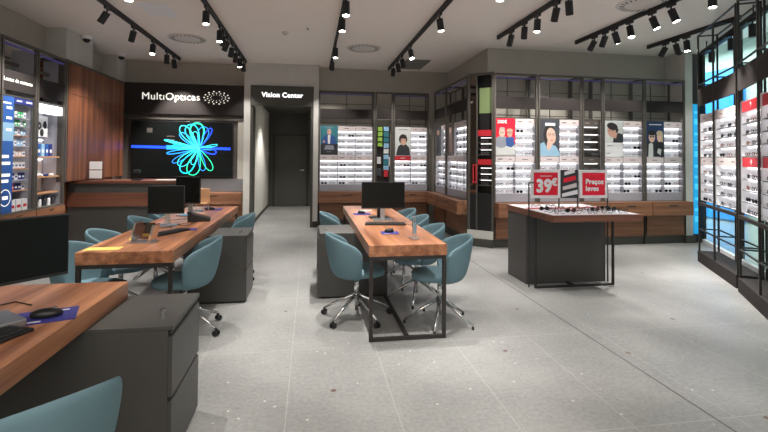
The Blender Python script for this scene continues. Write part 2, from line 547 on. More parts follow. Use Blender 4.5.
def display(name, label, org, ang, w, cols, posters=(), dark=False, per=2, where='', keys=None, stuffit=False,
            top=2.82, deep=.36, red_mid=(), low='drawers', ndraw=1, fas=True, rows_t=ROWS_T, rows_b=ROWS_B, slant=False,
            red_top=(), body=None, label_glasses=True, back=True, group=None):
    root = thing(name, label, 'display cabinet', org, ang, group)
    p = .027
    dep = deep
    for xx in (0, w-p):
        MB().box(xx, xx+p, 0, p, .13 if low == 'drawers' else .0, top).build('post', 'bronze_frame', root)
    MB().box(p, w-p, 0, p, top-p, top).build('top_rail', 'bronze_frame', root)
    mb = MB()
    mb.box(0, p, dep-p, dep, .86, top); mb.box(w-p, w, dep-p, dep, .86, top); mb.box(p, w-p, dep-p, dep, top-p, top)
    mb.box(0, p, p, dep-p, top-p, top); mb.box(w-p, w, p, dep-p, top-p, top)
    mb.box(w/2-.006, w/2+.006, dep-p, dep-p+.012, 2.12, top-p)
    mb.build('rear_frame', 'bronze_frame', root)
    MB().box(p, w-p, .02, .04, top-.078, top-.062).build('light_rail', 'led_violet', root)
    if fas:
        f_ = MB().box(p, w-p, .004, .03, 2.245, 2.44).build('fascia', 'fascia', root)
    pieces('cross_rail', [(p, w-p, dep*.8, dep*.8+.012, 2.16, 2.172), (p, w-p, dep*.8, dep*.8+.012, 2.56, 2.572)], 'bronze_frame', root)
    x0, x1 = p+.003, w-p-.003
    cw_ = (x1-x0)/cols
    ins = .11
    shelfmat = 'shelf_white' if not dark else 'black'
    MB().box(x0, x1, ins, ins+.02, rows_b[-1]-.005, 2.092).build('back_panel', 'shelf_back' if not dark else 'brown_panel', root)
    dvd = .03 if not slant else .085
    dv = MB()
    for c in range(1, cols):
        dv.box(x0+c*cw_-.004, x0+c*cw_+.004, dvd, ins, rows_b[-1], 2.092)
    dv.box(x0-.003, x0+.004, .033, ins, rows_b[-1], 2.092); dv.box(x1-.004, x1+.003, .033, ins, rows_b[-1], 2.092)
    dv.build('divider', 'bronze_frame' if dark else ('shelf_white' if slant else 'steel_frame'), root)
    MB().box(x0, x1, .03, ins+.02, 2.092, 2.105).build('canopy', 'bronze_frame', root)
    first = None
    cells = []
    for c in range(cols):
        a, b_ = x0+c*cw_+.005, x0+(c+1)*cw_-.005
        if c not in posters:
            header(root, a, b_, 1.985, 2.09, .035, 'red' if c in red_top else ('header_pink' if not dark else 'brown_panel'))
        header(root, a, b_, 1.372, 1.475, .035, 'red' if c in red_mid else ('header_pink' if not dark else 'brown_panel'))
        for rows in ((rows_t if c not in posters else []), rows_b):
            for k in range(len(rows)-1):
                zt, zb = rows[k], rows[k+1]
                cells.append((a, b_, zb+.008, '%s shelf %s the label strip, %s' % (ORD[k], 'under' if rows is rows_b else 'above', ('' if cols == 1 else ('left column, ', 'right column, ')[c] if cols == 2 else ('left column, ', 'middle column, ', 'right column, ')[c]))))
                sh = MB().box(a, b_, .036, ins-.002, zb, zb+.008).build('shelf', shelfmat, root)
                MB().box(a+.005, b_-.005, ins-.014, ins-.001, zt-.011, zt-.002).build('light_strip', 'led_white', sh)
    M = Matrix.Translation(org) @ Matrix.Rotation(ang, 4, 'Z')
    keyl = keys or ['black-rimmed', 'brown-rimmed', 'thin grey-rimmed', 'black-rimmed', 'brown-rimmed', 'thin grey-rimmed', 'dark-lensed', 'black-rimmed']
    if stuffit:
        bmx = bmesh.new()
    for (a, b_, zb, wh) in cells:
        for i in range(per):
            cx = a+(b_-a)*(i+.5)/per + R.uniform(-.02, .02)
            T = M @ Matrix.Translation((cx, .055+R.uniform(0, .008), zb+.0005)) @ Matrix.Rotation(rad(R.uniform(-8, 8)), 4, 'Z')
            key = R.choice(keyl)
            if stuffit:
                STUFF.append((T, key))
            else:
                put_spec(T, key, '%s spectacles, %s, %s%s' % (key, ('left', 'right')[i], wh, where), 'spectacles in the ' + where)
    if stuffit:
        bmx.free()
    if low == 'drawers':
        MB().box(x0-.003, x1+.003, .035, .06, .735, .862).build('lower_panel', 'fog_panel', root)
        MB().box(0, w, .02, dep, .13, .735).build('body', 'bronze_frame', root)
        MB().box(.004, w-.004, .0, .02, .14, .48).build('lower_front', 'drawer_wood', root)
        dw = w/ndraw
        for k in range(ndraw):
            dr = MB().box(k*dw+.004, (k+1)*dw-.004, -.17, .018, .50, .728).build('drawer', 'drawer_wood', root, bevel=.003)
            MB().box(k*dw+dw*.40, k*dw+dw*.60, -.174, -.170, .655, .672).build('handle_slot', 'black', dr)
        MB().box(.01, w-.01, .03, dep, 0, .13).build('plinth', 'corridor_dark', root)
    return root


STUFF = []
ORD = ['first', 'second', 'third', 'fourth', 'fifth', 'sixth', 'seventh', 'eighth']
YR = 6.85


def poster(label, org, ang, x0, x1, z0, z1, paint, mats, y=.03):
    g = MB(); g.box(x0, x1, y, y+.012, z0, z1)
    w_, h_ = x1-x0, z1-z0
    lay = [0]

    def P(mi, fn, *a, **k):
        g.mi = mi; lay[0] += 1
        fn(*a, y=y-.0006*lay[0], **k)

    def X(u): return x0+u*w_

    def Z(v_): return z0+v_*h_
    paint(g, P, X, Z, w_, h_)
    o = g.build('poster', mats); o.location = org; o.rotation_euler = (0, 0, ang)
    return tag(o, label, 'poster')


def p_couple(g, P, X, Z, w, h):
    P(1, g.rect, X(0), X(1), Z(0), Z(.30))
    P(2, g.poly, [(X(0), Z(.25)), (X(0), Z(.47)), (X(.2), Z(.53)), (X(.5), Z(.52)), (X(.6), Z(.3)), (X(.45), Z(.22)), (X(.2), Z(.2))])
    P(3, g.poly, [(X(.55), Z(.26)), (X(.5), Z(.45)), (X(.65), Z(.52)), (X(.92), Z(.5)), (X(.98), Z(.3)), (X(.8), Z(.22))])
    P(4, g.ell, X(.32), Z(.62), w*.16, h*.125); P(5, g.ell, X(.72), Z(.60), w*.14, h*.11)
    P(6, g.ell, X(.32), Z(.71), w*.15, h*.05, a0=0, a1=180); P(7, g.ell, X(.72), Z(.67), w*.17, h*.055, a0=-20, a1=200)
    for cx in (.26, .38, .67, .78): P(8, g.ell, X(cx), Z(.62), w*.045, h*.018)
    P(9, g.rect, X(.1), X(.42), Z(.865), Z(.875))
    P(1, g.poly, [(X(.05), Z(.02)), (X(.95), Z(.02)), (X(1), Z(.20)), (X(.7), Z(.23)), (X(.4), Z(.18)), (X(0), Z(.22))])


def p_woman(g, P, X, Z, w, h):
    P(1, g.ell, X(.47), Z(.58), w*.30, h*.26)
    P(2, g.ell, X(.58), Z(.55), w*.24, h*.22, rot=.15)
    P(2, g.poly, [(X(.38), Z(.42)), (X(.68), Z(.40)), (X(.6), Z(.1)), (X(.3), Z(.1))])
    P(3, g.poly, [(X(0), Z(0)), (X(0), Z(.33)), (X(.2), Z(.38)), (X(.45), Z(.12)), (X(.62), Z(.3)), (X(.8), Z(.28)), (X(1), Z(.1)), (X(1), Z(0))])
    for cx in (.5, .72): P(1, g.ell, X(cx), Z(.59), w*.085, h*.032)
    for cx in (.5, .72): P(2, g.ell, X(cx), Z(.59), w*.07, h*.022)
    P(4, g.poly, [(X(.52), Z(.44)), (X(.68), Z(.44)), (X(.6), Z(.41))])
    P(5, g.rect, X(.25), X(.78), Z(.82), Z(.90))


def p_man(g, P, X, Z, w, h):
    P(4, g.rect, X(0), X(1), Z(0), Z(.38))
    P(1, g.poly, [(X(.45), Z(.39)), (X(.5), Z(.55)), (X(.75), Z(.66)), (X(1), Z(.62)), (X(1), Z(.39))])
    P(2, g.ell, X(.38), Z(.70), w*.22, h*.17, rot=.3)
    P(2, g.poly, [(X(.4), Z(.55)), (X(.62), Z(.5)), (X(.7), Z(.68)), (X(.5), Z(.7))])
    P(3, g.ell, X(.42), Z(.84), w*.30, h*.10, rot=-.25)
    P(3, g.poly, [(X(.62), Z(.84)), (X(.76), Z(.75)), (X(.68), Z(.64)), (X(.6), Z(.7))])
    for cx in (.27, .43): P(3, g.rect, X(cx-.05), X(cx+.05), Z(.715), Z(.728))
    P(5, g.rect, X(.12), X(.45), Z(.30), Z(.315)); P(5, g.rect, X(.1), X(.3), Z(.08), Z(.10))


def p_pair(g, P, X, Z, w, h):
    P(1, g.poly, [(X(0), Z(0)), (X(0), Z(.35)), (X(.2), Z(.45)), (X(.5), Z(.42)), (X(.6), Z(0))])
    P(2, g.poly, [(X(.12), Z(0)), (X(.15), Z(.36)), (X(.28), Z(.4)), (X(.38), Z(.36)), (X(.4), Z(0))])
    P(3, g.poly, [(X(.5), Z(0)), (X(.52), Z(.4)), (X(.75), Z(.5)), (X(1), Z(.4)), (X(1), Z(0))])
    P(4, g.ell, X(.32), Z(.56), w*.18, h*.15); P(4, g.ell, X(.75), Z(.56), w*.15, h*.14)
    P(5, g.ell, X(.32), Z(.68), w*.21, h*.08); P(6, g.ell, X(.75), Z(.67), w*.18, h*.075)
    P(6, g.rect, X(.86), X(.94), Z(.42), Z(.66))
    for cx in (.25, .40): P(5, g.ell, X(cx), Z(.57), w*.06, h*.02)
    P(2, g.poly, [(X(.6), Z(.12)), (X(.66), Z(.24)), (X(.85), Z(.22)), (X(.8), Z(.04))])
    P(7, g.rect, X(.15), X(.85), Z(.90), Z(.925))


def p_suit(g, P, X, Z, w, h):
    P(1, g.rect, X(0), X(1), Z(0), Z(.38))
    P(2, g.poly, [(X(.08), Z(.38)), (X(.14), Z(.6)), (X(.35), Z(.7)), (X(.65), Z(.7)), (X(.86), Z(.6)), (X(.92), Z(.38))])
    P(3, g.poly, [(X(.43), Z(.38)), (X(.42), Z(.68)), (X(.58), Z(.68)), (X(.55), Z(.38))])
    P(4, g.ell, X(.5), Z(.78), w*.12, h*.09); P(5, g.ell, X(.5), Z(.85), w*.125, h*.04, a0=0, a1=180)
    P(4, g.ell, X(.2), Z(.45), w*.07, h*.04)
    P(6, g.rect, X(.25), X(.75), Z(.92), Z(.945)); P(6, g.rect, X(.35), X(.65), Z(.10), Z(.115))
    P(7, g.poly, [(X(.2), Z(.18)), (X(.3), Z(.33)), (X(.75), Z(.33)), (X(.8), Z(.18))])


def p_boy(g, P, X, Z, w, h):
    P(1, g.poly, [(X(.05), Z(0)), (X(.18), Z(.32)), (X(.4), Z(.4)), (X(.68), Z(.4)), (X(.9), Z(.28)), (X(.97), Z(0))])
    P(2, g.ell, X(.5), Z(.57), w*.27, h*.18); P(3, g.ell, X(.52), Z(.50), w*.17, h*.15)
    P(2, g.poly, [(X(.3), Z(.58)), (X(.35), Z(.72)), (X(.7), Z(.72)), (X(.73), Z(.58)), (X(.5), Z(.6))])
    for cx in (.45, .6): P(2, g.rect, X(cx-.04), X(cx+.04), Z(.525), Z(.54))
    P(4, g.rect, X(.2), X(.8), Z(.90), Z(.92))


def p_bag(g, P, X, Z, w, h):
    P(1, g.poly, [(X(.15), Z(.1)), (X(.2), Z(.75)), (X(.45), Z(.9)), (X(.7), Z(.75)), (X(.8), Z(.1))])
    P(2, g.ell, X(.45), Z(.78), w*.2, h*.1); P(3, g.ell, X(.45), Z(.89), w*.22, h*.05, a0=0, a1=180)


# right part of the back wall: five modules
xs = [(2.912, .745), (3.678, .77), (4.462, .375), (4.845, .775), (5.628, .775)]
B = 'the back wall display '
bA = display('eyewear_display', 'tall eyewear display with a red couple poster, leftmost on the right back wall', (xs[0][0], YR, 0), 0, xs[0][1], 2, (0,), where='red poster bay')
bB = display('eyewear_display', 'tall eyewear display with a poster of a woman in glasses on black', (xs[1][0], YR, 0), 0, xs[1][1], 2, (0,), where='woman poster bay')
bC = display('eyewear_display', 'narrow dark-backed eyewear display between two wide white bays', (xs[2][0], YR, 0), 0, xs[2][1], 1, (), dark=True, where='narrow dark bay', keys=['thin grey-rimmed', 'black-rimmed'])
bD = display('eyewear_display', 'tall eyewear display with a poster of a dark-haired man looking down', (xs[3][0], YR, 0), 0, xs[3][1], 2, (0,), where='dark-haired man bay')
bE = display('eyewear_display', 'tall eyewear display with a dark blue couple poster, beside the grey column', (xs[4][0], YR, 0), 0, xs[4][1], 2, (0,), where='grey column bay')


def px01(i, c, cols):
    w = xs[i][1]; x0, x1 = .035, w-.035; cw_ = (x1-x0)/cols
    return x0+c*cw_+.005, x0+(c+1)*cw_-.005


a, b_ = px01(0, 0, 2)
po = poster('red poster of a smiling grey-haired couple in glasses, marked 200', (xs[0][0], YR, 0), 0, a, b_, 1.483, 2.09, p_couple, ['poster_red', 'poster_pale', 'grey_cloth', 'suit_blue', 'skin_light', 'skin', 'hair_grey', 'hair_blond', 'steel_frame', 'white'])
text_part('lettering', '200\u20ac', .075, 'white', po, (a+.10, .016, 2.03), bold=.003, th=.0005)
a, b_ = px01(1, 0, 2)
poster('black poster of a woman with pulled-back hair and clear glasses', (xs[1][0], YR, 0), 0, a, b_, 1.483, 2.09, p_woman, ['poster_grey', 'hair_black', 'skin_light', 'denim', 'red', 'white'])
a, b_ = px01(3, 0, 2)
poster('pale poster of a dark-haired man in a dark coat looking down', (xs[3][0], YR, 0), 0, a, b_, 1.483, 2.09, p_man, ['poster_pale', 'dark_cloth', 'skin', 'hair_black', 'white', 'header_mark'])
a, b_ = px01(4, 0, 2)
poster('dark blue poster of a young couple, man in sunglasses and blond woman', (xs[4][0], YR, 0), 0, a, b_, 1.483, 2.09, p_pair, ['poster_blue', 'dark_cloth', 'poster_pale', 'black_matt', 'skin_light', 'hair_black', 'hair_blond', 'white'])

# side run, seen at a slant
SX = 2.57
dS2 = display('eyewear_display', 'slanting two-column eyewear display at the far end of the side run', (SX, 9.20, 0), -PI/2, .80, 2, (0,), where='far side-run bay', slant=True)
dS1 = display('eyewear_display', 'slanting three-column eyewear display nearest the mirrored corner', (SX, 8.38, 0), -PI/2, 1.2, 3, (0,), where='near side-run bay', ndraw=1, slant=True)
poster('small dark poster of a face, far end of the slanting side run', (SX, 9.20, 0), -PI/2, .04, .39, 1.483, 2.09, p_bag, ['poster_grey', 'dark_cloth', 'skin', 'hair_black'])
poster('brown poster of a face, near bay of the slanting side run', (SX, 8.38, 0), -PI/2, .04, .40, 1.483, 2.09, p_bag, ['brown_panel', 'tortoise', 'skin_light', 'hair_black'])

# mirrored corner cabinet
cc = thing('corner_cabinet', 'dark corner cabinet with bronze mirror and a strip of shelves', 'display cabinet', (2.575, 7.155, 0), math.atan2(6.86-7.155, 2.905-2.575))
W = .44
MB().box(0, .04, 0, .03, .13, 2.84).build('post', 'bronze_frame', cc); MB().box(W-.03, W, 0, .03, .13, 2.84).build('post', 'bronze_frame', cc)
MB().box(.145, .165, 0, .03, .13, 2.84).build('post', 'bronze_frame', cc)
MB().box(.04, .145, .01, .02, .86, 2.80).build('mirror_panel', 'dark_mirror', cc)
MB().box(.04, W-.03, 0, .03, 2.80, 2.84).build('top_rail', 'bronze_frame', cc)
MB().box(.12, .36, .145, .155, .13, 2.84).build('back_panel', 'black', cc)
MB().box(.17, .38, .08, .09, 2.18, 2.60).build('green_panel', 'corner_green', cc, label='dim green panel')  # dim green panel with a weak emission of its own
MB().box(.17, .37, .08, .144, 1.90, 2.17).build('upper_box', 'black', cc)
MB().box(.17, W-.035, .02, .04, 1.80, 1.90).build('header_panel', 'red', cc)
MB().box(.17, W-.035, .02, .04, 1.33, 1.42).build('header_panel', 'red', cc)
M = Matrix.Translation((2.575, 7.155, 0)) @ Matrix.Rotation(cc.rotation_euler.z, 4, 'Z')
for i, z in enumerate((1.70, 1.60, 1.50, 1.20, 1.10, 1.00)):
    sh = MB().box(.17, .37, .04, .144, z-.012, z).build('shelf', 'brown_panel', cc)
    MB().box(.18, .36, .13, .143, z+.07, z+.08).build('light_strip', 'led_table', sh)
    put_spec(M @ Matrix.Translation((.27, .07, z+.0005)), 'thin grey-rimmed', 'thin grey-rimmed spectacles on the %s shelf down in the dark corner cabinet' % ORD[i], 'spectacles in the corner cabinet')
MB().box(.04, W-.03, .01, .03, .26, .86).box(.10, .37, .03, .14, .26, .86).build('drawer_stack', 'black', cc)
MB().box(.0, W, -.01, .02, .13, .26).build('lower_front', 'light_wall', cc)
MB().box(.0, W, -.03, .03, 0, .13).build('plinth', 'corridor_dark', cc)
MB().box(.10, .115, -.03, -.005, 1.05, 1.32).box(.15, .165, -.03, -.005, 1.05, 1.32).box(.10, .165, -.03, -.005, 1.32, 1.34).box(.10, .165, -.03, -.005, 1.03, 1.05).build('card_holder', 'red', cc, label='red frame holder')

# centre back wall
dC1 = display('eyewear_display', 'wide three-column eyewear display right of the passage', (.16, 9.38, 0), 0, 1.16, 3, (0,), where='the bay right of the passage', stuffit=True, ndraw=1, deep=.2+.02)
poster('dark poster of a grey-haired man in a blue suit', (.16, 9.38, 0), 0, .04, .393, 1.483, 2.09, p_suit, ['poster_teal', 'dark_cloth', 'suit_blue', 'white', 'skin', 'hair_grey', 'steel_frame', 'grey_cloth'])
dC3 = display('eyewear_display', 'two-column eyewear display with a boy poster above a red strip', (1.735, 9.38, 0), 0, .765, 2, (0,), where='the bay under the boy poster', stuffit=True, red_mid=(0,), deep=.22)
poster('pale poster of a dark-haired boy in a black top', (1.735, 9.38, 0), 0, .04, .378, 1.483, 2.09, p_boy, ['poster_pale', 'dark_cloth', 'hair_black', 'skin', 'header_mark'])
nr = thing('accessory_display', 'narrow dark accessory display with hanging coloured packs', 'display cabinet', (1.34, 9.38, 0))
MB().box(0, .032, 0, .032, .13, 2.82).build('post', 'bronze_frame', nr); MB().box(.345, .377, 0, .032, .13, 2.82).build('post', 'bronze_frame', nr)
MB().box(.032, .345, 0, .032, 2.788, 2.82).build('top_rail', 'bronze_frame', nr)
MB().box(.032, .345, .004, .03, 2.245, 2.44).build('fascia', 'fascia', nr)
MB().box(.032, .345, .18, .20, .735, 2.1).build('back_panel', 'fascia', nr)
MB().box(.01, .367, .02, .21, .13, .735).build('body', 'bronze_frame', nr)
MB().box(.004, .373, 0, .018, .14, .48).build('lower_front', 'drawer_wood', nr)
dr = MB().box(.004, .373, -.17, .018, .50, .728).build('drawer', 'drawer_wood', nr, bevel=.003)
MB().box(.15, .23, -.174, -.17, .655, .672).build('handle_slot', 'black', dr)
MB().box(.01, .367, .03, .21, 0, .13).build('plinth', 'corridor_dark', nr)
packs = []
for r_ in range(4): packs.append((.07, 2.0-.11*r_, .10, .09, 'lime', 'bright green'))
for r_ in range(8): packs.append((.20, 2.0-.12*r_, .11, .10, ['light_blue', 'poster_teal', 'poster_teal', 'light_blue', 'white', 'light_blue', 'poster_teal', 'light_blue'][r_], ['light blue', 'dark teal', 'dark teal', 'light blue', 'white', 'light blue', 'dark teal', 'light blue'][r_]))
packs += [(.06, 1.30, .08, .15, 'white', 'white'), (.21, 1.02, .09, .16, 'red', 'red'), (.06, 1.05, .08, .16, 'poster_grey', 'grey'), (.313, 1.25, .03, .20, 'header_pink', 'pinkish white')]
PK = ['%s down in the left row' % q for q in ORD[:4]]+['%s down in the middle row' % q for q in ORD]+['left under the green packs', 'low middle one', 'lowest left one', 'at the right edge']
for pi_, (x, z, w_, hh, mt, nm) in enumerate(packs):
    k = MB().box(0, w_, 0, .03, 0, hh).build('accessory_pack', mt, bevel=.004)
    MB().cyl((w_/2, .03, hh*.8), (w_/2, .065, hh*.8), .004, n=6).build('hook', 'silver', k)
    k.location = (1.34+x, 9.38+.115, z)
    tag(k, '%s pack in the narrow dark accessory display, %s' % (nm, PK[pi_]), 'package', 'packs in the narrow display')

# the remaining spectacles of the far bays, past the first 300: one object
sb = bmesh.new()
for T, key in STUFF:
    tmp = bpy.data.meshes.new('t'); bm2 = bmesh.new(); bm2.from_mesh(SPEC[key]); bm2.transform(T)
    for f_ in bm2.faces: f_.material_index = {'black-rimmed': 0, 'brown-rimmed': 1, 'thin grey-rimmed': 2, 'dark-lensed': 0}[key]
    bm2.to_mesh(tmp); bm2.free(); sb.from_mesh(tmp); bpy.data.meshes.remove(tmp)
me = bpy.data.meshes.new('distant_spectacles'); sb.to_mesh(me); sb.free()
for mm in ('black', 'tortoise', 'steel_frame'): me.materials.append(MATS[mm])
o = bpy.data.objects.new('distant_spectacles', me); C.objects.link(o)
tag(o, 'rows of spectacles on the shelves behind the middle table, right of the passage', 'glasses', kind='stuff')

# ------------------------------------------------------------------ wall of the television
tv = thing('sign_wall_unit', 'brown wall unit with drawers carrying the lit shop name above the television', 'wall unit', (-3.62, 9.36, 0))
W = 2.29
MB().box(0, W, 0, .06, 2.255, 2.86).build('fascia', 'fascia', tv, bevel=.004)
MB().box(0, W, .08, .12, .86, 2.255).build('back_panel', 'brown_panel', tv)
MB().box(W-.12, W-.005, .04, .079, .86, 2.15).build('side_panel', 'wall_paint', tv)
MB().box(0, W, .02, .06, 2.15, 2.19).build('light_rail', 'bronze_frame', tv)
MB().box(0, W, .03, .06, .735, .99).build('lower_panel', 'steel_frame', tv)
MB().box(0, W, .06, .23, .13, .86).build('body', 'bronze_frame', tv)
for k in range(2):
    dr = MB().box(k*W/2+.004, (k+1)*W/2-.004, -.17, .018, .50, .728).build('drawer', 'drawer_wood', tv, bevel=.003)
    MB().box(k*W/2+W*.2, k*W/2+W*.3, -.174, -.17, .655, .672).build('handle_slot', 'black', dr)
MB().box(.004, W-.004, 0, .018, .14, .48).build('lower_front', 'drawer_wood', tv)
MB().box(.01, W-.01, .03, .23, 0, .13).build('plinth', 'corridor_dark', tv)
text_part('lettering', 'Mult\u0131Opt\u0131cas', .197, 'sign_cream', tv, (.91, -.003, 2.595), bold=0, th=.006, sx=1.0)
lg = MB()
for rr, n, sz, o_ in ((.48, 12, .009, 0), (.74, 14, .014, .5), (1.0, 14, .017, 0)):
    for k in range(n):
        t = 2*PI*(k+o_)/n
        cx, cz = 1.76+.235*rr*math.cos(t), 2.60+.125*rr*math.sin(t)
        lg.poly([(cx+sz*math.cos(q*PI/3), cz+sz*.7*math.sin(q*PI/3)) for q in range(6)], -.003)
lg.build('logo', ['sign_cream'], tv, label='oval logo made of dots')


scr = thing('wall_television', 'large black television showing glowing blue and green loops', 'television', (-2.48, 9.40, 1.03))
MB().box(-.95, .95, -.045, .035, 0, 1.09).build('bezel', 'black', scr, bevel=.004)
g = MB(); g.mi = 0; g.box(-.935, .935, -.049, -.046, .02, 1.075)
L = [0]


def ribbon(pts, wd_, mi):
    g.mi = mi; L[0] += 1; y = -.0495-.0003*L[0]
    for i in range(len(pts)-1):
        (x0, z0), (x1, z1) = pts[i], pts[i+1]
        dx, dz = x1-x0, z1-z0; n_ = math.hypot(dx, dz) or 1; nx, nz = -dz/n_*wd_/2, dx/n_*wd_/2
        g.poly([(x0-nx, z0-nz), (x1-nx, z1-nz), (x1+nx, z1+nz), (x0+nx, z0+nz)], y)


ribbon([(-.935, .585), (.90, .555)], .05, 1)
ribbon([(-.3, .575), (.55, .565)], .08, 5)


def loop(ang, ln, wd_, mi, th=.022, cx=.30, cz=.56):
    a_ = rad(ang); pts = []
    for k in range(25):
        t = PI*k/24
        u = ln*math.sin(t)**1.0; v_ = wd_*math.sin(2*t)
        pts.append((cx+u*math.cos(a_)-v_*math.sin(a_), cz+u*math.sin(a_)+v_*math.cos(a_)))
    ribbon(pts, th, mi)


for a_ in ((96, .50, .13, 3, .05), (112, .50, .12, 2, .03), (128, .55, .09, 4, .022), (75, .44, .10, 5, .02), (60, .46, .05, 1, .03), (140, .46, .06, 5, .03),
           (238, .56, .12, 2, .036), (256, .54, .12, 3, .028), (282, .45, .06, 5, .018), (300, .50, .07, 3, .022), (210, .56, .05, 5, .02), (222, .50, .09, 4, .018),
           (166, .66, .015, 4, .03), (190, .60, .03, 5, .03), (176, .5, .04, 2, .03), (12, .36, .02, 4, .016), (-14, .34, .05, 1, .04), (104, .34, .05, 4, .016), (250, .34, .05, 4, .018)):
    loop(*a_[:4], a_[4]*.62)
g.mi = 4; g.ell(.30, .56, .03, .03, -.057); g.ell(.12, .57, .14, .018, -.0572)
g.mi = 6
for (x0, x1, z0, z1) in ((-.66, -.56, .86, .95), (-.3, -.15, .78, .80), (-.3, -.15, .72, .735)): g.rect(x0, x1, z0, z1, -.0495)
g.build('screen', ['screen_black', 'tv_blue', 'tv_cyan', 'tv_green', 'tv_aqua', 'tv_azure', 'brown_panel'], scr)

# ------------------------------------------------------------------ left wall
LX = -3.5
wp = thing('wooden_wall_cabinet', 'tall reddish wooden cabinet with vertical boards on the left wall', 'cabinet', (-3.50, 7.17, 0))
MB().box(-.37, 0, 0, 2.0, 1.05, 2.79).build('body', 'panel_wood', wp)
MB().box(-.37, -.165, 0, 2.0, 0, 1.05).build('lower_body', 'panel_wood', wp)
MB().box(-.37, .01, -.035, 2.0, 2.79, 2.83).build('top_trim', 'bronze_frame', wp)
MB().box(-.1, .015, -.035, -.002, 1.05, 2.79).build('edge_post', 'bronze_frame', wp)
for i in range(2):
    for k, (z0, z1) in enumerate(((1.06, 2.33), (2.338, 2.785))):
        dd = MB()
        for q in range(5):
            y0 = .01+i*.99+q*.196
            dd.box(.0, .018, y0, y0+.192, z0, z1)
        dd = dd.build('door', 'panel_wood', wp)
        if k == 0: MB().box(.018, .03, i*.99+.93, i*.99+.96, 2.2, 2.30).build('handle', 'bronze_frame', dd)


def contact_display(label, y0, w, kind):
    root = thing('contact_lens_display', label, 'display cabinet', (LX, y0, 0), PI/2)
    p = .032
    for xx in (0, w-p): MB().box(xx, xx+p, 0, p, 0, 2.82).build('post', 'bronze_frame', root)
    MB().box(p, w-p, 0, p, 2.788, 2.82).build('top_rail', 'bronze_frame', root)
    MB().box(p, w-p, .02, .04, 2.735, 2.76).build('light_rail', 'led_violet', root)
    MB().box(p, w-p, .004, .03, 2.20, 2.44).build('fascia', 'fascia', root)
    pieces('rear_rail', [(p, w-p, .2, .225, 2.56, 2.60), (p, w-p, .3, .325, 2.66, 2.68), (w*.45, w*.45+.02, .2, .22, 2.2, 2.78)], 'brown_panel', root)
    MB().box(p, w-p, .28, .30, .74, 2.14).build('back_panel', 'white' if kind else 'fog_panel', root)
    MB().box(p, w-p, .04, .29, 2.14, 2.155).build('canopy', 'bronze_frame', root)
    for xx in (.004, w-.012): MB().box(xx, xx+.008, .035, .30, .745, 2.78).build('side_panel', 'fog_panel', root)
    MB().box(.005, w-.005, -.02, .3, .58, .725).build('drawer', 'drawer_wood', root, bevel=.003)
    MB().box(w*.42, w*.58, -.024, -.02, .69, .70).build('handle_slot', 'black', root)
    MB().box(.005, w-.005, -.01, .3, .725, .745).build('worktop', 'bronze_frame', root)
    MB().box(.0, w, .02, .3, 0, .58).build('body', 'counter_grey', root)
    return root


def lens_box(x, y, z, w_, h_, mt, label, group, ang=PI/2, mt2='white'):
    g_ = MB(); g_.box(0, w_, 0, .05, 0, h_); g_.mi = 1; g_.rect(w_*.15, w_*.85, h_*.3, h_*.55, -.0008)
    o_ = g_.build('contact_lens_box', [mt, mt2]); o_.location = (x, y, z); o_.rotation_euler = (0, 0, ang)
    tag(o_, label, 'box', group)


c0 = contact_display('contact lens display at the left edge, cut by the frame', 5.10, .66, 0)
c1 = contact_display('contact lens display with a tall blue poster and packed small boxes', 5.78, .68, 0)
text_part('lettering', 'Lentes de contacto', .066, 'sign_cream', c1, (.30, .0, 2.325), th=.001, bold=.0006)
po = MB(); po.box(.035, .275, .03, .05, .75, 2.13)
po.mi = 1; po.rect(.035, .275, 1.6, 1.82, .0296); po.mi = 2
for z in (1.98, 1.86, 1.72): po.rect(.14, .24, z, z+.03, .0292)
po.rect(.07, .22, 2.04, 2.06, .0292)
for z in (1.40, 1.32, 1.18, 1.11): po.rect(.06, .24-(z*7 % 1)*.05, z, z+.035, .0292)
for k in range(28):
    t0, t1 = 2*PI*k/28, 2*PI*(k+1)/28
    po.poly([(.15+.10*math.cos(t0), .93+.10*math.sin(t0)), (.15+.10*math.cos(t1), .93+.10*math.sin(t1)), (.15+.09*math.cos(t1), .93+.09*math.sin(t1)), (.15+.09*math.cos(t0), .93+.09*math.sin(t0))], .0292)
po.rect(.10, .20, .91, .95, .0292)
o = po.build('poster', ['lens_blue', 'light_blue', 'sign_cream']); o.location = (LX, 5.78, 0); o.rotation_euler = (0, 0, PI/2)
tag(o, 'tall blue printed poster with a white ring on the contact lens display', 'poster')
hb = MB().box(.28, .645, .03, .05, 2.06, 2.13).build('header_panel', 'navy', c1)
MB().box(.32, .42, .026, .03, 2.085, 2.105).box(.5, .62, .026, .03, 2.085, 2.105).build('printed_mark', 'white', hb)
shz = [1.90, 1.795, 1.68, 1.55, 1.42, 1.27, 1.13, 1.0]
COLS = [('green', 'green'), ('green', 'green'), ('light_blue', 'light blue'), ('light_blue', 'light blue'), ('header_pink', 'pale pink'), ('white', 'white'), ('navy', 'navy blue'), ('navy', 'navy blue')]
OD2 = ['topmost', 'second', 'third', 'fourth', 'fifth', 'sixth', 'seventh', 'eighth']
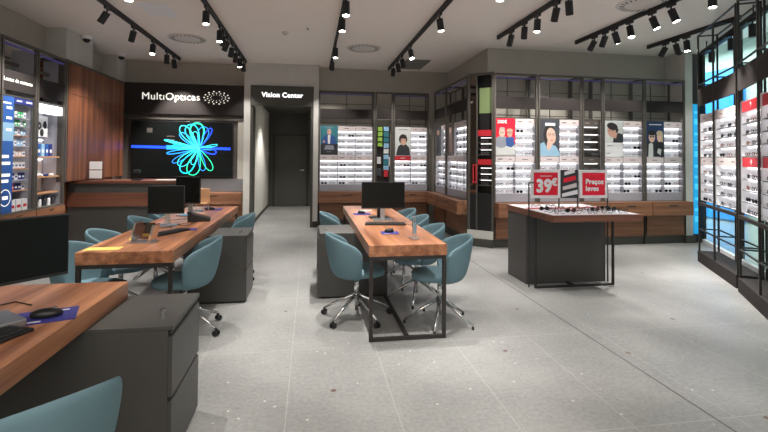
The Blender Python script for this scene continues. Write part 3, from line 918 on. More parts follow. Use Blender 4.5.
for i, z in enumerate(shz):
    sh = MB().box(.285, .645, .06, .28, z-.012, z).build('shelf', 'orange_wood' if i in (2, 4, 5, 7) else 'fog_panel', c1)
    MB().box(.29, .64, .262, .277, z+.085, z+.095).build('light_strip', 'led_white', sh)
    n = 6 if i < 4 else 5
    for k in range(n):
        xx = .295+k*(.345/n)
        mt, nm = COLS[i]
        if (k+i) % 3 == 2: mt, nm = 'white', 'white'
        if i == 7 and k < 2: mt, nm = 'red', 'red'
        lens_box(LX-.10, 5.78+xx, z+.0005, .345/n-.008, .075 if i < 5 else .085, mt, '%s small box, %s on the %s shelf beside the blue poster' % (nm, ORD[k], OD2[i]), 'small boxes on the %s shelf beside the blue poster' % OD2[i], mt2='navy' if mt == 'white' else 'white')
for k, (nm, mt) in enumerate((('left', 'white'), ('middle', 'white'), ('right', 'white'))):
    lens_box(LX-.06, 5.78+.29+.12*k, .7455, .10, .14, mt, 'white box with a red mark below the small lens boxes, %s one' % nm, 'white boxes on the worktop', mt2='red')

c2 = contact_display('contact lens display with a white lit header next to the wooden cabinet', 6.47, .68, 1)
MB().box(.035, .645, .03, .10, 2.0, 2.12).build('lit_header', 'lightbox_white', c2)
for z in (1.42, 1.15, .93):
    sh = MB().box(.035, .645, .05, .28, z-.02, z).build('shelf', 'orange_wood', c2)
    MB().box(.05, .63, .26, .277, z+.22, z+.232).build('light_strip', 'led_white', sh)
e = MB(); e.box(.05, .62, .20, .22, 1.69, 1.98)
e.mi = 1
for cx, cz in ((.17, 1.85), (.30, 1.87), (.42, 1.84), (.55, 1.86), (.25, 1.74), (.48, 1.75)): e.ell(cx, cz, .045, .055, .1995)
e.mi = 0
for cx, cz in ((.17, 1.85), (.42, 1.84)): e.ell(cx, cz, .018, .02, .199)
o = e.build('poster', ['white', 'dark_cloth']); o.location = (LX, 6.47, 0); o.rotation_euler = (0, 0, PI/2)
tag(o, 'white picture with black eye-like blots above the blue boxes', 'poster')
MB().box(.05, .62, .22, .28, 1.67, 1.685).build('bracket', 'fog_panel', c2)
for k in range(6):
    lens_box(LX-.12, 6.47+.06+.092*k, 1.4205, .07, .17, ['lens_blue', 'navy', 'lens_blue', 'light_blue', 'lens_blue', 'navy'][k],
             'tall blue solution box under the black and white picture, %s from left' % ORD[k], 'tall blue boxes under the eye picture')
for k in range(4):
    o_ = MB().box(0, .05, 0, .05, 0, .03).build('lens_case', 'white' if k % 2 else 'navy', bevel=.01)
    o_.location = (LX-.10, 6.55+.13*k, 1.1505)
    tag(o_, ('small white' if k % 2 else 'small navy') + ' lens case, %s on the middle wooden shelf' % ORD[k], 'case', 'lens cases')
for k in range(5):
    g_ = MB(); g_.cyl((0, 0, 0), (0, 0, .085), .022, n=12); g_.cyl((0, 0, .085), (0, 0, .10), .022, .010, n=12)
    o_ = g_.build('solution_bottle', 'white' if k % 2 else 'dark_cloth', smooth=False)
    MB().cyl((0, 0, .10), (0, 0, .125), .011, n=10).build('cap', 'navy', o_)
    o_.location = (LX-.09, 6.62+.105*k, .7455)
    tag(o_, ('white' if k % 2 else 'dark') + ' lens solution bottle under the lowest wooden shelf, %s from left' % ORD[k], 'bottle', 'solution bottles')

# ------------------------------------------------------------------ reception counter
rc = thing('reception_counter', 'long dark reception counter with a wooden top and band', 'counter', (-3.655, 7.55, 0))
W = 1.73
MB().box(0, W, -.02, .62, 1.005, 1.045).build('counter_top', 'counter_wood', rc, bevel=.003)
MB().box(.01, W-.01, .0, .6, .86, 1.005).build('upper_front', 'counter_grey', rc)
MB().box(.01, W-.01, -.015, .6, .65, .86).build('wooden_band', 'counter_wood', rc)
MB().box(.01, W-.01, .0, .6, .08, .65).build('lower_front', 'counter_grey', rc)
MB().box(.03, W-.03, .04, .58, 0, .08).build('plinth', 'black', rc)
ph = thing('leaflet_holder', 'clear acrylic holder with white leaflets on the reception counter', 'leaflet holder', (-3.33, 7.72, 1.046))
MB().box(-.105, .105, 0, .004, 0, .31).box(-.105, .105, 0, .10, 0, .006).build('stand', 'acrylic', ph)
for z0 in (.03, .17):
    MB().box(-.09, .09, -.008, -.001, z0, z0+.125).build('leaflet', 'lightbox_white' if False else 'white', ph)
sc = thing('counter_scanner', 'small black device on the reception counter by the television', 'device', (-2.72, 7.70, 1.046))
MB().box(-.07, .07, -.05, .05, 0, .02).build('base', 'black', sc, bevel=.005)
MB().tube([(0, .01, .02), (0, .02, .08), (0, .0, .12)], .012, 8).build('neck', 'black', sc)
MB().box(-.045, .05, -.04, .03, .11, .17).build('head', 'black', sc, bevel=.012)
tag(MB().box(-.32, .02, -.05, .10, 0, .012).build('desk_blotter', 'light_wall', bevel=.003), 'pale flat tray on the reception counter behind the monitor', 'tray').location = (-2.10, 7.66, 1.046)

# ------------------------------------------------------------------ tables
def work_table(label, x0, x1, y0, y1, near_legs=True):
    root = thing('work_table', label, 'table', ((x0+x1)/2, (y0+y1)/2, 0))
    hw, hl = (x1-x0)/2, (y1-y0)/2
    MB().box(-hw, hw, -hl, hl, .66, .75).build('tabletop', 'wood_y', root, bevel=.003)
    t = .028
    for e_ in (-1, 1):
        ye = e_*(hl-.014)
        for s_ in (-1, 1):
            MB().box(s_*(hw-.02)-t/2, s_*(hw-.02)+t/2, ye-t/2, ye+t/2, 0, .66).build('leg', 'dark_metal', root)
        MB().box(-hw+.03, hw-.03, ye-t/2, ye+t/2, 0, t).build('foot_bar', 'dark_metal', root)
        MB().box(-hw+.03, hw-.03, ye-t/2, ye+t/2, .632, .66).build('top_bar', 'dark_metal', root)
    MB().box(-t/2, t/2, -hl+.05, hl-.05, 0.001, t).build('floor_rail', 'dark_metal', root)
    return root


work_table('long wooden table in the middle of the shop under the single monitor', .458, 1.09, 3.50, 6.37)
work_table('long wooden table in front of the reception counter with two monitors', -1.637, -.98, 3.50, 6.50)
work_table('near wooden table cut by the left edge, with a blue mouse pad', -1.637, -.98, -.2, 2.68)


def pedestal(label, x0, x1, y0, y1, side, h=.66):
    root = thing('drawer_pedestal', label, 'drawer unit', ((x0+x1)/2, (y0+y1)/2, 0))
    hw, hl = (x1-x0)/2, (y1-y0)/2
    MB().box(-hw, hw, -hl, hl, .02, h-.02).build('body', 'grey_laminate', root)
    MB().box(-hw, hw+.018*(side > 0), -hl, hl, h-.02, h).build('top_board', 'grey_laminate', root, bevel=.002)
    MB().box(-hw+.03, hw-.03, -hl+.03, hl-.03, 0, .02).build('plinth', 'black', root)
    xs_ = hw if side > 0 else -hw-.018
    for z0, z1 in ((.025, .315), (.335, h-.05)):
        dr = MB().box(xs_, xs_+.018, -hl+.003, hl-.003, z0, z1).build('drawer', 'grey_laminate', root, bevel=.001)
        MB().box(xs_+.001, xs_+.008, -hl+.003, hl-.003, z1, z1+.019).build('grip_gap', 'black', dr)
    lx = (hw-.07)*side
    MB().cyl((lx, -.10, h), (lx, -.10, h+.03), .016).build('lock_knob', 'chrome', root, label='small chrome knob')
    return root


pedestal('dark grey drawer unit under the near table at the left front', -1.40, -.635, 2.21, 2.72, 1)
pedestal('dark grey drawer unit beside the left table, near the passage', -1.20, -.628, 4.61, 5.13, 1)
pedestal('dark grey drawer unit on the left side of the middle table', .10, .80, 4.63, 5.22, -1)


# ------------------------------------------------------------------ chairs
def make_chair(label, casters):
    root = thing('tub_chair', label, 'chair')
    bm = bmesh.new()
    NT, prof = 18, [(.02, .395), (.12, .392), (.19, .405), (.225, .45), (.243, .52), (.257, .60), (.266, .68), (.270, 1.0)]
    grid = []
    for i in range(NT+1):
        u = -1+2*i/NT; th = rad(88)*u; au = abs(u)
        zt = .80-.125*(1-math.cos(th))
        if au > .80: zt -= .05*((au-.80)/.20)**2.5
        col = []
        for j, (r_, z_) in enumerate(prof):
            zz = z_ if j < 4 else .45+(zt-.45)*((j-3)/(len(prof)-4))
            lean = .06*(zz-.4)*math.cos(th/1.3)
            col.append(bm.verts.new(((r_*1.02)*math.sin(th), -(r_*.98+lean)*math.cos(th), zz)))
        grid.append(col)
    for i in range(NT):
        for j in range(len(prof)-1):
            bm.faces.new((grid[i][j], grid[i+1][j], grid[i+1][j+1], grid[i][j+1]))
    x = MB(); x.bm.free(); x.bm = bm
    sh = x.build('backrest_shell', 'teal_fabric', root, smooth=True)
    so = sh.modifiers.new('sol', 'SOLIDIFY'); so.thickness = .032; so.offset = 0
    sb_ = sh.modifiers.new('sub', 'SUBSURF'); sb_.levels = 1; sb_.render_levels = 2
    c = MB(); bm = c.bm
    pts = []
    for k in range(24):
        t = 2*PI*k/24; cs, sn = math.cos(t), math.sin(t)
        pts.append((.225*math.copysign(abs(cs)**.75, cs), .02+.225*math.copysign(abs(sn)**.75, sn)*(1.12 if sn > 0 else .92)))
    rings = []
    for (sc_, z) in ((.80, .40), (.93, .41), (.95, .435), (.92, .455), (.8, .468), (.4, .472)):
        rings.append([bm.verts.new((p[0]*sc_, p[1]*sc_, z)) for p in pts])
    for a_, b2 in zip(rings, rings[1:]):
        for k in range(24): bm.faces.new((a_[k], a_[(k+1) % 24], b2[(k+1) % 24], b2[k]))
    bm.faces.new(rings[0][::-1]); bm.faces.new(rings[-1])
    c.build('seat', 'teal_fabric', root, smooth=True)
    MB().cyl((0, 0, .07), (0, 0, .385), .014).cyl((0, 0, .20), (0, 0, .385), .022).cyl((0, 0, .375), (0, 0, .40), .08, .10).build('column', 'chrome', root, smooth=True)
    for k in range(5):
        a_ = rad(72*k+20); dx, dy = math.cos(a_), math.sin(a_)
        zl = .055 if casters else .02
        leg = MB().cyl((.015*dx, .015*dy, .215), (.32*dx, .32*dy, zl+.01), .017, .010, n=10).build('leg', 'chrome', root, smooth=True)
        if casters:
            w_ = MB(); px, py = .325*dx, .325*dy
            for s_ in (-1, 1):
                w_.cyl((px-dy*.006*s_, py+dx*.006*s_, .024), (px-dy*.022*s_, py+dx*.022*s_, .024), .024, n=14)
            w_.cyl((px, py, .03), (px, py, .062), .010, n=8)
            w_.build('caster', 'black', leg)
        else:
            MB().cyl((.32*dx, .32*dy, 0), (.32*dx, .32*dy, .028), .012, .010, n=10).build('glide', 'black', leg)
    MB().cyl((0, 0, .18), (0, 0, .235), .030, .026).build('hub', 'chrome', root, smooth=True)
    return root


chA = make_chair('teal tub chair on wheels at the near left side of the middle table', True)
chB = make_chair('teal tub chair with a chrome star base, nearest on the right of the middle table', False)


def chair(src, x, y, face, label=None):
    global used
    if src in used: o_ = copy_tree(src)
    else: o_ = src; used.append(src)
    o_.location = (x, y, 0); o_.rotation_euler = (0, 0, rad(face)-PI/2)    # face: direction the sitter looks
    if label: o_['label'] = label
    o_.scale = (.965, .965, .965)
    o_['group'] = 'teal tub chairs at the tables'
    return o_


used = []
chair(chA, .42, 4.06, 8)
chair(chB, 1.13, 3.84, 172)
chair(chB, 1.08, 4.50, 176, 'teal tub chair second from the front on the right of the middle table')
chair(chB, 1.10, 5.20, 180, 'teal tub chair third from the front on the right of the middle table')
chair(chB, 1.10, 5.85, 185, 'farthest teal tub chair on the right of the middle table')
chair(chA, .40, 5.62, 0, 'teal tub chair behind the grey drawer unit of the middle table')
chair(chA, -1.01, 3.95, 186, 'teal tub chair on wheels at the near right corner of the left table')
chair(chA, -.93, 5.55, 185, 'teal tub chair beyond the grey drawer unit of the left table')
chair(chB, -1.66, 3.80, -12, 'teal tub chair turned side-on at the near left corner of the left table')
chair(chB, -1.72, 4.52, 5, 'teal tub chair second from the front on the left of the left table')
chair(chB, -1.72, 5.45, 5, 'teal tub chair third on the left of the left table, before the counter')
chair(chB, -1.75, 6.20, 0, 'teal tub chair mostly hidden behind the monitor of the left table')
chair(chA, -.87, 1.51, 133, 'close teal tub chair cut off at the bottom left corner').scale = (1, 1, 1)


# ------------------------------------------------------------------ things on the tables
def monitor(label, loc, ang, w_, h_, z0=.12, foot=True, black_foot=False, tilt=0, slab=False):
    root = thing('computer_monitor', label, 'monitor', loc, ang)
    M_ = Matrix.Translation((0, 0, z0+h_/2)) @ Matrix.Rotation(rad(tilt), 4, 'X')
    MB().box(-w_/2, w_/2, -.012, .012, -h_/2, h_/2, M_).box(-w_*.3, w_*.3, .012, .03, -h_*.3, h_*.3, M_).build('casing', 'black_matt', root, bevel=.003)
    MB().box(-w_/2+.006, w_/2-.006, -.0135, -.0125, -h_/2+.014, h_/2-.006, M_).build('screen', 'screen_black', root)
    st = MB(); mt = 'black' if black_foot else 'silver'
    st.box(-.025, .025, .045, .06, .01, z0+h_*.55); st.box(-.02, .02, .025, .05, z0+h_*.4, z0+h_*.55)
    st.build('stand', mt, root)
    if slab: MB().box(-.12, .10, -.15, .05, 0, .03).build('foot', 'steel_frame', root, bevel=.005)
    else: MB().box(-.11, .11, -.07, .10, 0, .012).build('foot', mt, root, bevel=.004)
    return root


def keyboard(label, loc, ang, w_=.42, d_=.13, mat='black'):
    root = thing('keyboard', label, 'keyboard', loc, ang)
    MB().box(-w_/2, w_/2, -d_/2, d_/2, 0, .014).build('case', mat, root, bevel=.004)
    k = MB()
    for r_ in range(5):
        for c_ in range(18):
            x = -w_/2+.012+c_*(w_-.024)/18; y = -d_/2+.01+r_*(d_-.02)/5
            k.box(x, x+(w_-.024)/18-.004, y, y+(d_-.02)/5-.004, .014, .019)
    k.build('keys', 'black_matt', root)
    return root


def mouse_pad(label, loc, ang, w_=.22, d_=.18, marks=True):
    root = thing('mouse_pad', label, 'mouse pad', loc, ang)
    MB().box(-w_/2, w_/2, -d_/2, d_/2, 0, .003).build('pad', 'pad_blue', root)
    if marks:
        MB().box(-w_*.35, -w_*.05, -d_*.42, -d_*.34, .0031, .0036).box(w_*.2, w_*.35, d_*.28, d_*.36, .0031, .0036).build('printed_mark', 'white', root)


def mouse(label, loc, ang, s_=1.0):
    root = thing('computer_mouse', label, 'mouse', loc, ang)
    MB().sph((0, 0, .012), .03*s_, .053*s_, .024).build('body', 'black', root, smooth=True)
    MB().cyl((-.003, .03, .034), (.003, .03, .034), .008, n=10).build('wheel', 'steel_frame', root)


ZT = .7505
# middle table
monitor('black computer monitor standing in the middle of the middle table', (.79, 4.88, ZT), rad(-3), .475, .29, .13)
monitor('second monitor turned away, hidden behind the one on the middle table', (.78, 5.12, ZT), rad(178), .34, .22, .13, black_foot=True)
keyboard('dark keyboard lying before the monitor of the middle table', (.765, 4.58, ZT), rad(-8), .42, .13)
mouse_pad('blue mouse pad nearest on the middle table', (.72, 4.06, ZT), rad(-3), .16, .15)
mouse('black mouse on the nearest pad of the middle table', (.72, 4.08, ZT+.0035), rad(-80), .9)
mouse_pad('blue mouse pad at the far left of the middle table', (.62, 5.45, ZT), rad(4), .2, .16, False)
mouse('dark mouse on the far left pad of the middle table', (.62, 5.47, ZT+.0035), rad(60))
o = tag(MB().box(-.08, .08, -.05, .05, 0, .006).build('note_pad', 'white'), 'small white paper pad at the far left of the middle table', 'note pad'); o.location = (.70, 5.75, ZT)
st = thing('pupil_gauge', 'upright silver fitting gauge at the right front of the middle table', 'instrument', (.87, 3.72, ZT), rad(12))
MB().box(-.03, .03, -.045, .045, 0, .02).build('base', 'silver', st, bevel=.003)
MB().box(-.018, .018, -.012, .010, .02, .14).build('upright', 'chrome', st, bevel=.003)
MB().box(-.015, .015, -.005, .006, .14, .195).build('head', 'silver', st, bevel=.004)
tag(MB().tube([(.80, 4.72, ZT+.004), (.95, 4.66, ZT+.004), (1.0, 4.5, ZT+.004), (1.06, 4.42, ZT+.004)], .003).build('cable', 'cable'), 'thin dark cable running across the middle table to its right edge', 'cable')

# left table
monitor('black monitor nearest on the left table, seen from the side of the counter', (-1.395, 4.72, ZT), rad(2), .335, .275, .12)
monitor('second black monitor behind the first on the left table', (-1.39, 5.5, ZT), rad(-18), .30, .31, .14)
keyboard('dark keyboard lying before the monitors of the left table', (-1.24, 4.28, ZT), rad(62), .40, .12, 'black')
mouse_pad('small blue mouse pad beside the keyboard of the left table', (-1.11, 4.47, ZT), rad(10), .12, .12, False)
ds = thing('desk_telephone', 'black desk telephone on the right half of the left table', 'telephone', (-1.16, 5.05, ZT), rad(10))
MB().poly([(-.11, 0), (.11, 0), (.11, .03), (-.06, .085), (-.11, .085)], -.08, .16).build('body', 'black', ds, bevel=.006)
MB().box(-.115, -.07, -.10, .10, .086, .115).build('handset', 'black_matt', ds, bevel=.012)
MB().box(-.03, .08, -.06, .06, .045, .06, Matrix.Rotation(rad(18), 4, 'Y')).build('keypad', 'steel_frame', ds)
mouse_pad('blue mouse pad at the far end of the left table', (-1.22, 6.1, ZT), rad(0), .2, .16, False)
mouse('black mouse on the far pad of the left table', (-1.27, 6.08, ZT+.0035), rad(70), 1.3)
ws = thing('wooden_tray_stand', 'pale wooden chair-shaped stand at the far end of the left table', 'stand', (-1.36, 5.95, ZT), rad(-20))
MB().box(-.10, .10, -.06, .06, .09, .105).build('tray', 'pale_wood', ws, bevel=.003)
MB().box(-.10, .10, .045, .06, .105, .28).build('back_board', 'pale_wood', ws, bevel=.02)
for sx_ in (-.085, .085):
    for sy in (-.045, .045): MB().cyl((sx_, sy, 0), (sx_, sy, .09), .006, n=8).build('leg', 'chrome', ws)
es = thing('folding_mirror', 'shiny folding counter mirror at the near end of the left table', 'mirror', (-1.31, 3.86, ZT), rad(-8))
MB().box(-.10, .10, -.06, .06, 0, .008).build('base', 'silver', es)
MB().box(-.008, .008, -.055, .055, 0, .16, Matrix.Translation((-.08, 0, .006)) @ Matrix.Rotation(rad(16), 4, 'Y')).build('wing', 'chrome', es)
MB().box(-.008, .008, -.055, .055, 0, .14, Matrix.Translation((.07, 0, .006)) @ Matrix.Rotation(rad(14), 4, 'Y')).build('wing', 'chrome', es)
MB().box(-.07, .08, .03, .036, .02, .15).build('glass', 'dark_mirror', es)
o = tag(MB().box(-.12, .12, -.06, .06, 0, .0015).build('paper_strip', 'yellow'), 'yellow paper strip at the near left corner of the left table', 'paper'); o.location = (-1.50, 3.62, ZT)
for i, pts in enumerate(([(-1.40, 4.55, 0), (-1.30, 4.75, .0), (-1.2, 4.70, 0), (-1.18, 4.95, 0)], [(-1.28, 4.50, 0), (-1.34, 4.62, 0), (-1.22, 4.85, 0)], [(-1.45, 5.0, 0), (-1.25, 5.15, 0), (-1.32, 5.4, 0)])):
    tag(MB().tube([(p[0], p[1], ZT+.004+.007*i) for p in pts], .003).build('cable', 'cable'), ['long dark cable winding behind the near monitor of the left table', 'short dark cable under the near monitor of the left table', 'dark cable between the two monitors of the left table'][i], 'cable')

# near table
P0, P1 = Vector((-1.10, 2.29)), Vector((-1.50, 1.83))
dd = (P0-P1); an = math.atan2(dd.y, dd.x); mc = (P0+P1)/2
monitor('large black monitor at the left edge on the near table', (mc.x, mc.y, ZT), an, dd.length, .275, .145, black_foot=True, slab=True)
keyboard('black keyboard at the left edge of the near table', (-1.20, 1.79, ZT), rad(70), .44, .14)
mouse_pad('blue mouse pad on the near table', (-1.105, 2.14, ZT), rad(20), .22, .18)
mouse('large black mouse on the blue pad of the near table', (-1.10, 2.13, ZT+.0035), rad(-75), 1.15)
tag(MB().tube([(-1.47, 2.05, ZT+.004), (-1.42, 2.28, ZT+.004), (-1.35, 2.36, ZT+.004), (-1.25, 2.30, ZT+.004)], .003).build('cable', 'cable'), 'thin black cable behind the monitor on the near table', 'cable')

# ------------------------------------------------------------------ display table with the offer signs
dt = thing('display_table', 'low dark display table with a wooden tray top in front of the back wall', 'display table', (2.95, 4.85, 0))
MB().box(-.5, .5, 0, .48, 0, .79).build('body', 'counter_grey', dt, bevel=.002)
MB().box(-.512, .50, -.60, .49, .79, .86).build('tabletop', 'counter_wood', dt, bevel=.003)
MB().box(-.50, .48, -.58, .47, .86, .862).build('white_top', 'shelf_white', dt)
MB().box(-.48, .46, -.02, .06, .862, .868).build('red_strip', 'red', dt)
t = .022
MB().box(-.48, -.48+t, -.17, -.17+t, 0, .79).build('leg', 'dark_metal', dt); MB().box(.47, .47+t, -.17, -.17+t, 0, .79).build('leg', 'dark_metal', dt)
MB().box(-.458, .47, -.17, -.17+t, 0, t).box(-.01, .012, -.148, -.005, 0, t).build('foot_bar', 'dark_metal', dt)
for r_ in range(5):
    for c_ in range(5):
        if r_ == 4 and c_ >= 2: continue
        yy_ = -.50+.105*r_+(.09 if r_ > 3 else 0); xx_ = -.38+.185*c_
        key = R.choice(['black-rimmed', 'brown-rimmed', 'dark-lensed', 'black-rimmed'])
        put_spec(Matrix.Translation((2.95+xx_+R.uniform(-.01, .01), 4.85+yy_, .8625)) @ Matrix.Rotation(rad(R.uniform(-8, 8)), 4, 'Z'), key, '%s spectacles, %s from the left in the %s row on the display table' % (key, ORD[c_], ('front', 'second', 'third', 'fourth', 'back')[r_]), 'spectacles on the display table')
sf = thing('sign_stand', 'thin black posts holding the offer signs on the display table', 'sign stand', (0, 4.83, 0))
MB().box(2.418, 2.430, -.10, -.088, 0, 1.17).build('post', 'dark_metal', sf)
MB().box(2.424, 2.49, -.10, -.088, 1.16, 1.172).bar((2.49, -.094, 1.166), (2.50, 0, 1.166), .012).box(2.49, 3.47, .012, .020, 1.16, 1.172).build('cross_bar', 'dark_metal', sf)
pieces('post', [(3.458, 3.470, -.006, .006, .863, 1.16), (3.458, 3.470, -.006, .006, 0, .789)], 'dark_metal', sf)
for xx_ in (2.852, 3.09): MB().box(xx_-.006, xx_+.006, .008, .020, .863, 1.16).build('post', 'dark_metal', sf)


def offer(label, x0, x1, z0, z1):
    root = thing('offer_sign', label, 'sign', ((x0+x1)/2, 4.825, (z0+z1)/2))
    w_, h_ = (x1-x0)/2, (z1-z0)/2
    MB().box(-w_, w_, -.008, .006, -h_, h_).build('white_border', 'white', root)
    MB().box(-w_+.033, w_-.033, -.0095, -.0085, -h_+.033, h_-.033).build('red_panel', 'poster_red', root)
    return root


a = offer('square red price sign reading 39 euros in a white frame', 2.492, 2.856, .986, 1.313)
text_part('price_lettering', '39', .20, 'white', a, (-.025, -.0105, -.03), bold=.010, th=.0005, sx=.92)
text_part('price_lettering', '\u20ac', .11, 'white', a, (.105, -.0105, .015), bold=.006, th=.0005)
MB().box(-.07, .07, -.0105, -.0098, .085, .094).build('small_print', 'header_pink', a)
a = offer('square red sign reading Preços leves in a white frame', 3.10, 3.456, .982, 1.311)
text_part('lettering', 'Preços', .079, 'white', a, (-.105, -.0105, .025), bold=.004, th=.0005, align='LEFT')
text_part('lettering', 'leves', .079, 'white', a, (-.105, -.0105, -.055), bold=.004, th=.0005, align='LEFT')
a = MB(); a.box(2.862, 3.085, .0, .006, .983, 1.311)
for i, (z0_, mi) in enumerate(((.985, 1), (1.065, 2), (1.15, 3), (1.235, 1))):
    a.mi = mi
    a.poly([(2.88+.01*i, z0_+.01), (2.88+.01*i, z0_+.05+.012*(mi == 3)), (3.075-.012*i, z0_+.095), (3.08-.012*i, min(1.31, z0_+.045))], -.0008-.0003*i)
o = a.build('photo_panel', ['dark_cloth', 'white', 'pale_wood' if False else 'header_pink', 'poster_red']); o.location = (0, 4.826, 0)
tag(o, 'dark picture with slanting red and white cases between the two red signs', 'picture')


# ------------------------------------------------------------------ window displays on the right
def window_display(label, org, ang, bays, red, where, per=3, endpost=True):
    root = thing('window_display', label, 'display cabinet', org, ang)
    W = sum(bays); D = .25; H = 3.22; p = .021
    xs_ = [0]
    for b_ in bays: xs_.append(xs_[-1]+b_)
    for i, x in enumerate(xs_):
        x = min(max(x, p/2), W-p/2)
        MB().box(x-p/2, x+p/2, 0, p, .0, H).build('post', 'dark_metal', root)
        MB().box(x-p/2, x+p/2, D-p, D, .0, H).build('rear_post', 'dark_metal', root)
        pieces('depth_rail', [(x-p*.4, x+p*.4, p, D-p, z, z+p*.8) for z in (H-p, 2.50, .45)], 'dark_metal', root)
    for z in (H-p, 2.50, .45):
        pieces('cross_rail', [(p, W-p, 0, p*.8, z, z+p*.8), (p, W-p, D-p*.8, D, z, z+p*.8)], 'dark_metal', root)
    MB().box(0, W, -.01, D, 0, .15).build('plinth', 'fascia', root)
    MB().box(p, W-p, .0, .025, 2.20, 2.44).build('fascia', 'fascia', root)
    pieces('lower_rail', [(0, W, -.005, .03, .80, .84), (0, W, D-.03, D, .80, .84)], 'dark_metal', root)
    M = Matrix.Translation(org) @ Matrix.Rotation(ang, 4, 'Z')
    for i, b_ in enumerate(bays):
        a_, c_ = xs_[i]+p/2+.008, xs_[i+1]-p/2-.008
        MB().box(a_, c_, .098, .11, .86, 2.07).build('back_panel', 'shelf_back', root)
        for sx0 in (a_-.006, c_): MB().box(sx0, sx0+.006, .03, .11, .86, 2.09).build('side_panel', 'white', root)
        for z0, z1 in ((1.96, 2.07), (1.365, 1.465)):
            n_ = 2 if not red[i] else 1
            for q in range(n_):
                u0 = a_+(c_-a_)*q/n_+.003; u1 = a_+(c_-a_)*(q+1)/n_-.003
                h_ = header(root, u0, u1, z0, z1, .035, 'red' if red[i] else 'header_pink', not red[i])
                if red[i]:
                    mk = MB()
                    cx = (u0+u1)/2; zc = (z0+z1)/2
                    mk.poly([(cx-.02, zc+.03), (cx-.02, zc-.005), (cx+.005, zc-.03), (cx+.012, zc-.02), (cx-.004, zc), (cx-.004, zc+.03)], .033)
                    mk.poly([(cx+.005, zc+.03), (cx+.005, zc), (cx+.02, zc-.012), (cx+.024, zc), (cx+.02, zc+.03)], .033)
                    mk.build('printed_mark', 'white', h_)
        for rows in ([1.955, 1.83, 1.71, 1.59, 1.47], [1.36, 1.235, 1.11, .985, .86]):
            for k in range(4):
                zt, zb = rows[k], rows[k+1]; up = rows[0] > 1.5
                sh = MB().box(a_, c_, .035, .096, zb, zb+.007).build('shelf', 'grey_laminate', root)
                MB().box(a_+.01, c_-.01, D-.166, D-.154, zt-.012, zt-.003).build('light_strip', 'led_white', sh)
                MB().box(a_+.002, c_-.002, .037, .095, zb+.0072, zb+.0082).build('shelf_mat', 'shelf_white', sh)
                for q in range(per):
                    key = R.choice(['black-rimmed', 'black-rimmed', 'brown-rimmed', 'dark-lensed'])
                    put_spec(M @ Matrix.Translation((a_+(c_-a_)*(q+.5)/per+R.uniform(-.015, .015), .058, zb+.0085)) @ Matrix.Rotation(rad(R.uniform(-6, 6)), 4, 'Z'), key,
                             '%s spectacles, %s, %s shelf %s the label strip, %s' % (key, ('left', 'middle', 'right')[q], ORD[k], 'above' if up else 'under', where[i]), 'spectacles in the '+where[i])
    return root


window_display('tall black-framed window display with pale headers, beside the cyan banner', (5.46, 5.626, 0), rad(-120), (.655, .80), (0, 0),
               ('window bay beside cyan banner', 'second window bay'), per=3)
window_display('tall black-framed window display with red headers at the right edge', (4.655, 4.275, 0), math.atan2(-.754, -.53), (.70, .70), (1, 1),
               ('first red-headed window bay', 'red-headed right edge bay'), per=3)

# ------------------------------------------------------------------ ceiling
def track_rail(x, y0, y1, label):
    root = thing('ceiling_track', label, 'lighting track', (x, (y0+y1)/2, 3.33))
    L_ = (y1-y0)/2
    MB().box(-.018, .018, -L_, L_, -.06, -.0005).build('rail', 'black_matt', root)
    MB().box(-.02, .02, L_, L_+.03, -.062, -.0005).build('end_cap', 'black', root)


HEADS = {}
NL = 0


def head_proto(lit):
    root = thing('track_spotlight', 'x', 'spotlight')
    MB().box(-.015, .015, -.06, .06, -.03, 0).build('adapter', 'black', root)
    MB().cyl((0, 0, -.03), (0, 0, -.075), .010, n=10).build('stem', 'black', root)
    g_ = MB(); g_.cyl((0, 0, -.065), (0, 0, -.22), .042, n=20)
    hd = g_.build('housing', 'black_matt', root)
    MB().cyl((0, 0, -.222), (0, 0, -.2205), .036, n=20).build('lens', 'head_lens' if lit else 'black', hd)
    return root


def head(x, y, lit, where, order, tilt=0, pan=0, light=True, big=1.0):
    global NL
    if lit not in HEADS:
        HEADS[lit] = head_proto(lit); r_ = HEADS[lit]
    else: r_ = copy_tree(HEADS[lit])
    r_.location = (x, y, 3.27); r_.scale = (big, big, big)
    tag(r_, 'black spotlight %s, %s of the %s' % ('shining down' if lit else ('hanging dark' if not light else 'turned away'), order, where), 'spotlight', 'spotlights on the %s' % where)
    for ch in r_.children:
        if ch.name.startswith('housing'):
            ch.location = (0, 0, -.07)
            ch.rotation_euler = (rad(tilt), 0, rad(pan))
            ch.location = Vector((0, 0, -.07)) - (ch.rotation_euler.to_matrix() @ Vector((0, 0, -.07)))
    if light:
        l_ = bpy.data.lights.new('spot', 'SPOT'); l_.energy = SPOT_W*(1 if lit or where == 'leftmost track' else .32); l_.spot_size = rad(56 if lit else 72); l_.spot_blend = .65
        l_.color = (1, .955, .90); l_.shadow_soft_size = .02; l_.energy *= {'middle track': 1.3, 'second track from left': .8, 'fourth track from left': .75}.get(where, 1)
        o_ = bpy.data.objects.new('spot', l_); C.objects.link(o_)
        E_ = Matrix.Rotation(rad(pan), 4, 'Z') @ Matrix.Rotation(rad(tilt), 4, 'X')
        o_.matrix_world = Matrix.Translation((x, y, 3.20)) @ E_ @ Matrix.Translation((0, 0, -.17))
        NL += 1


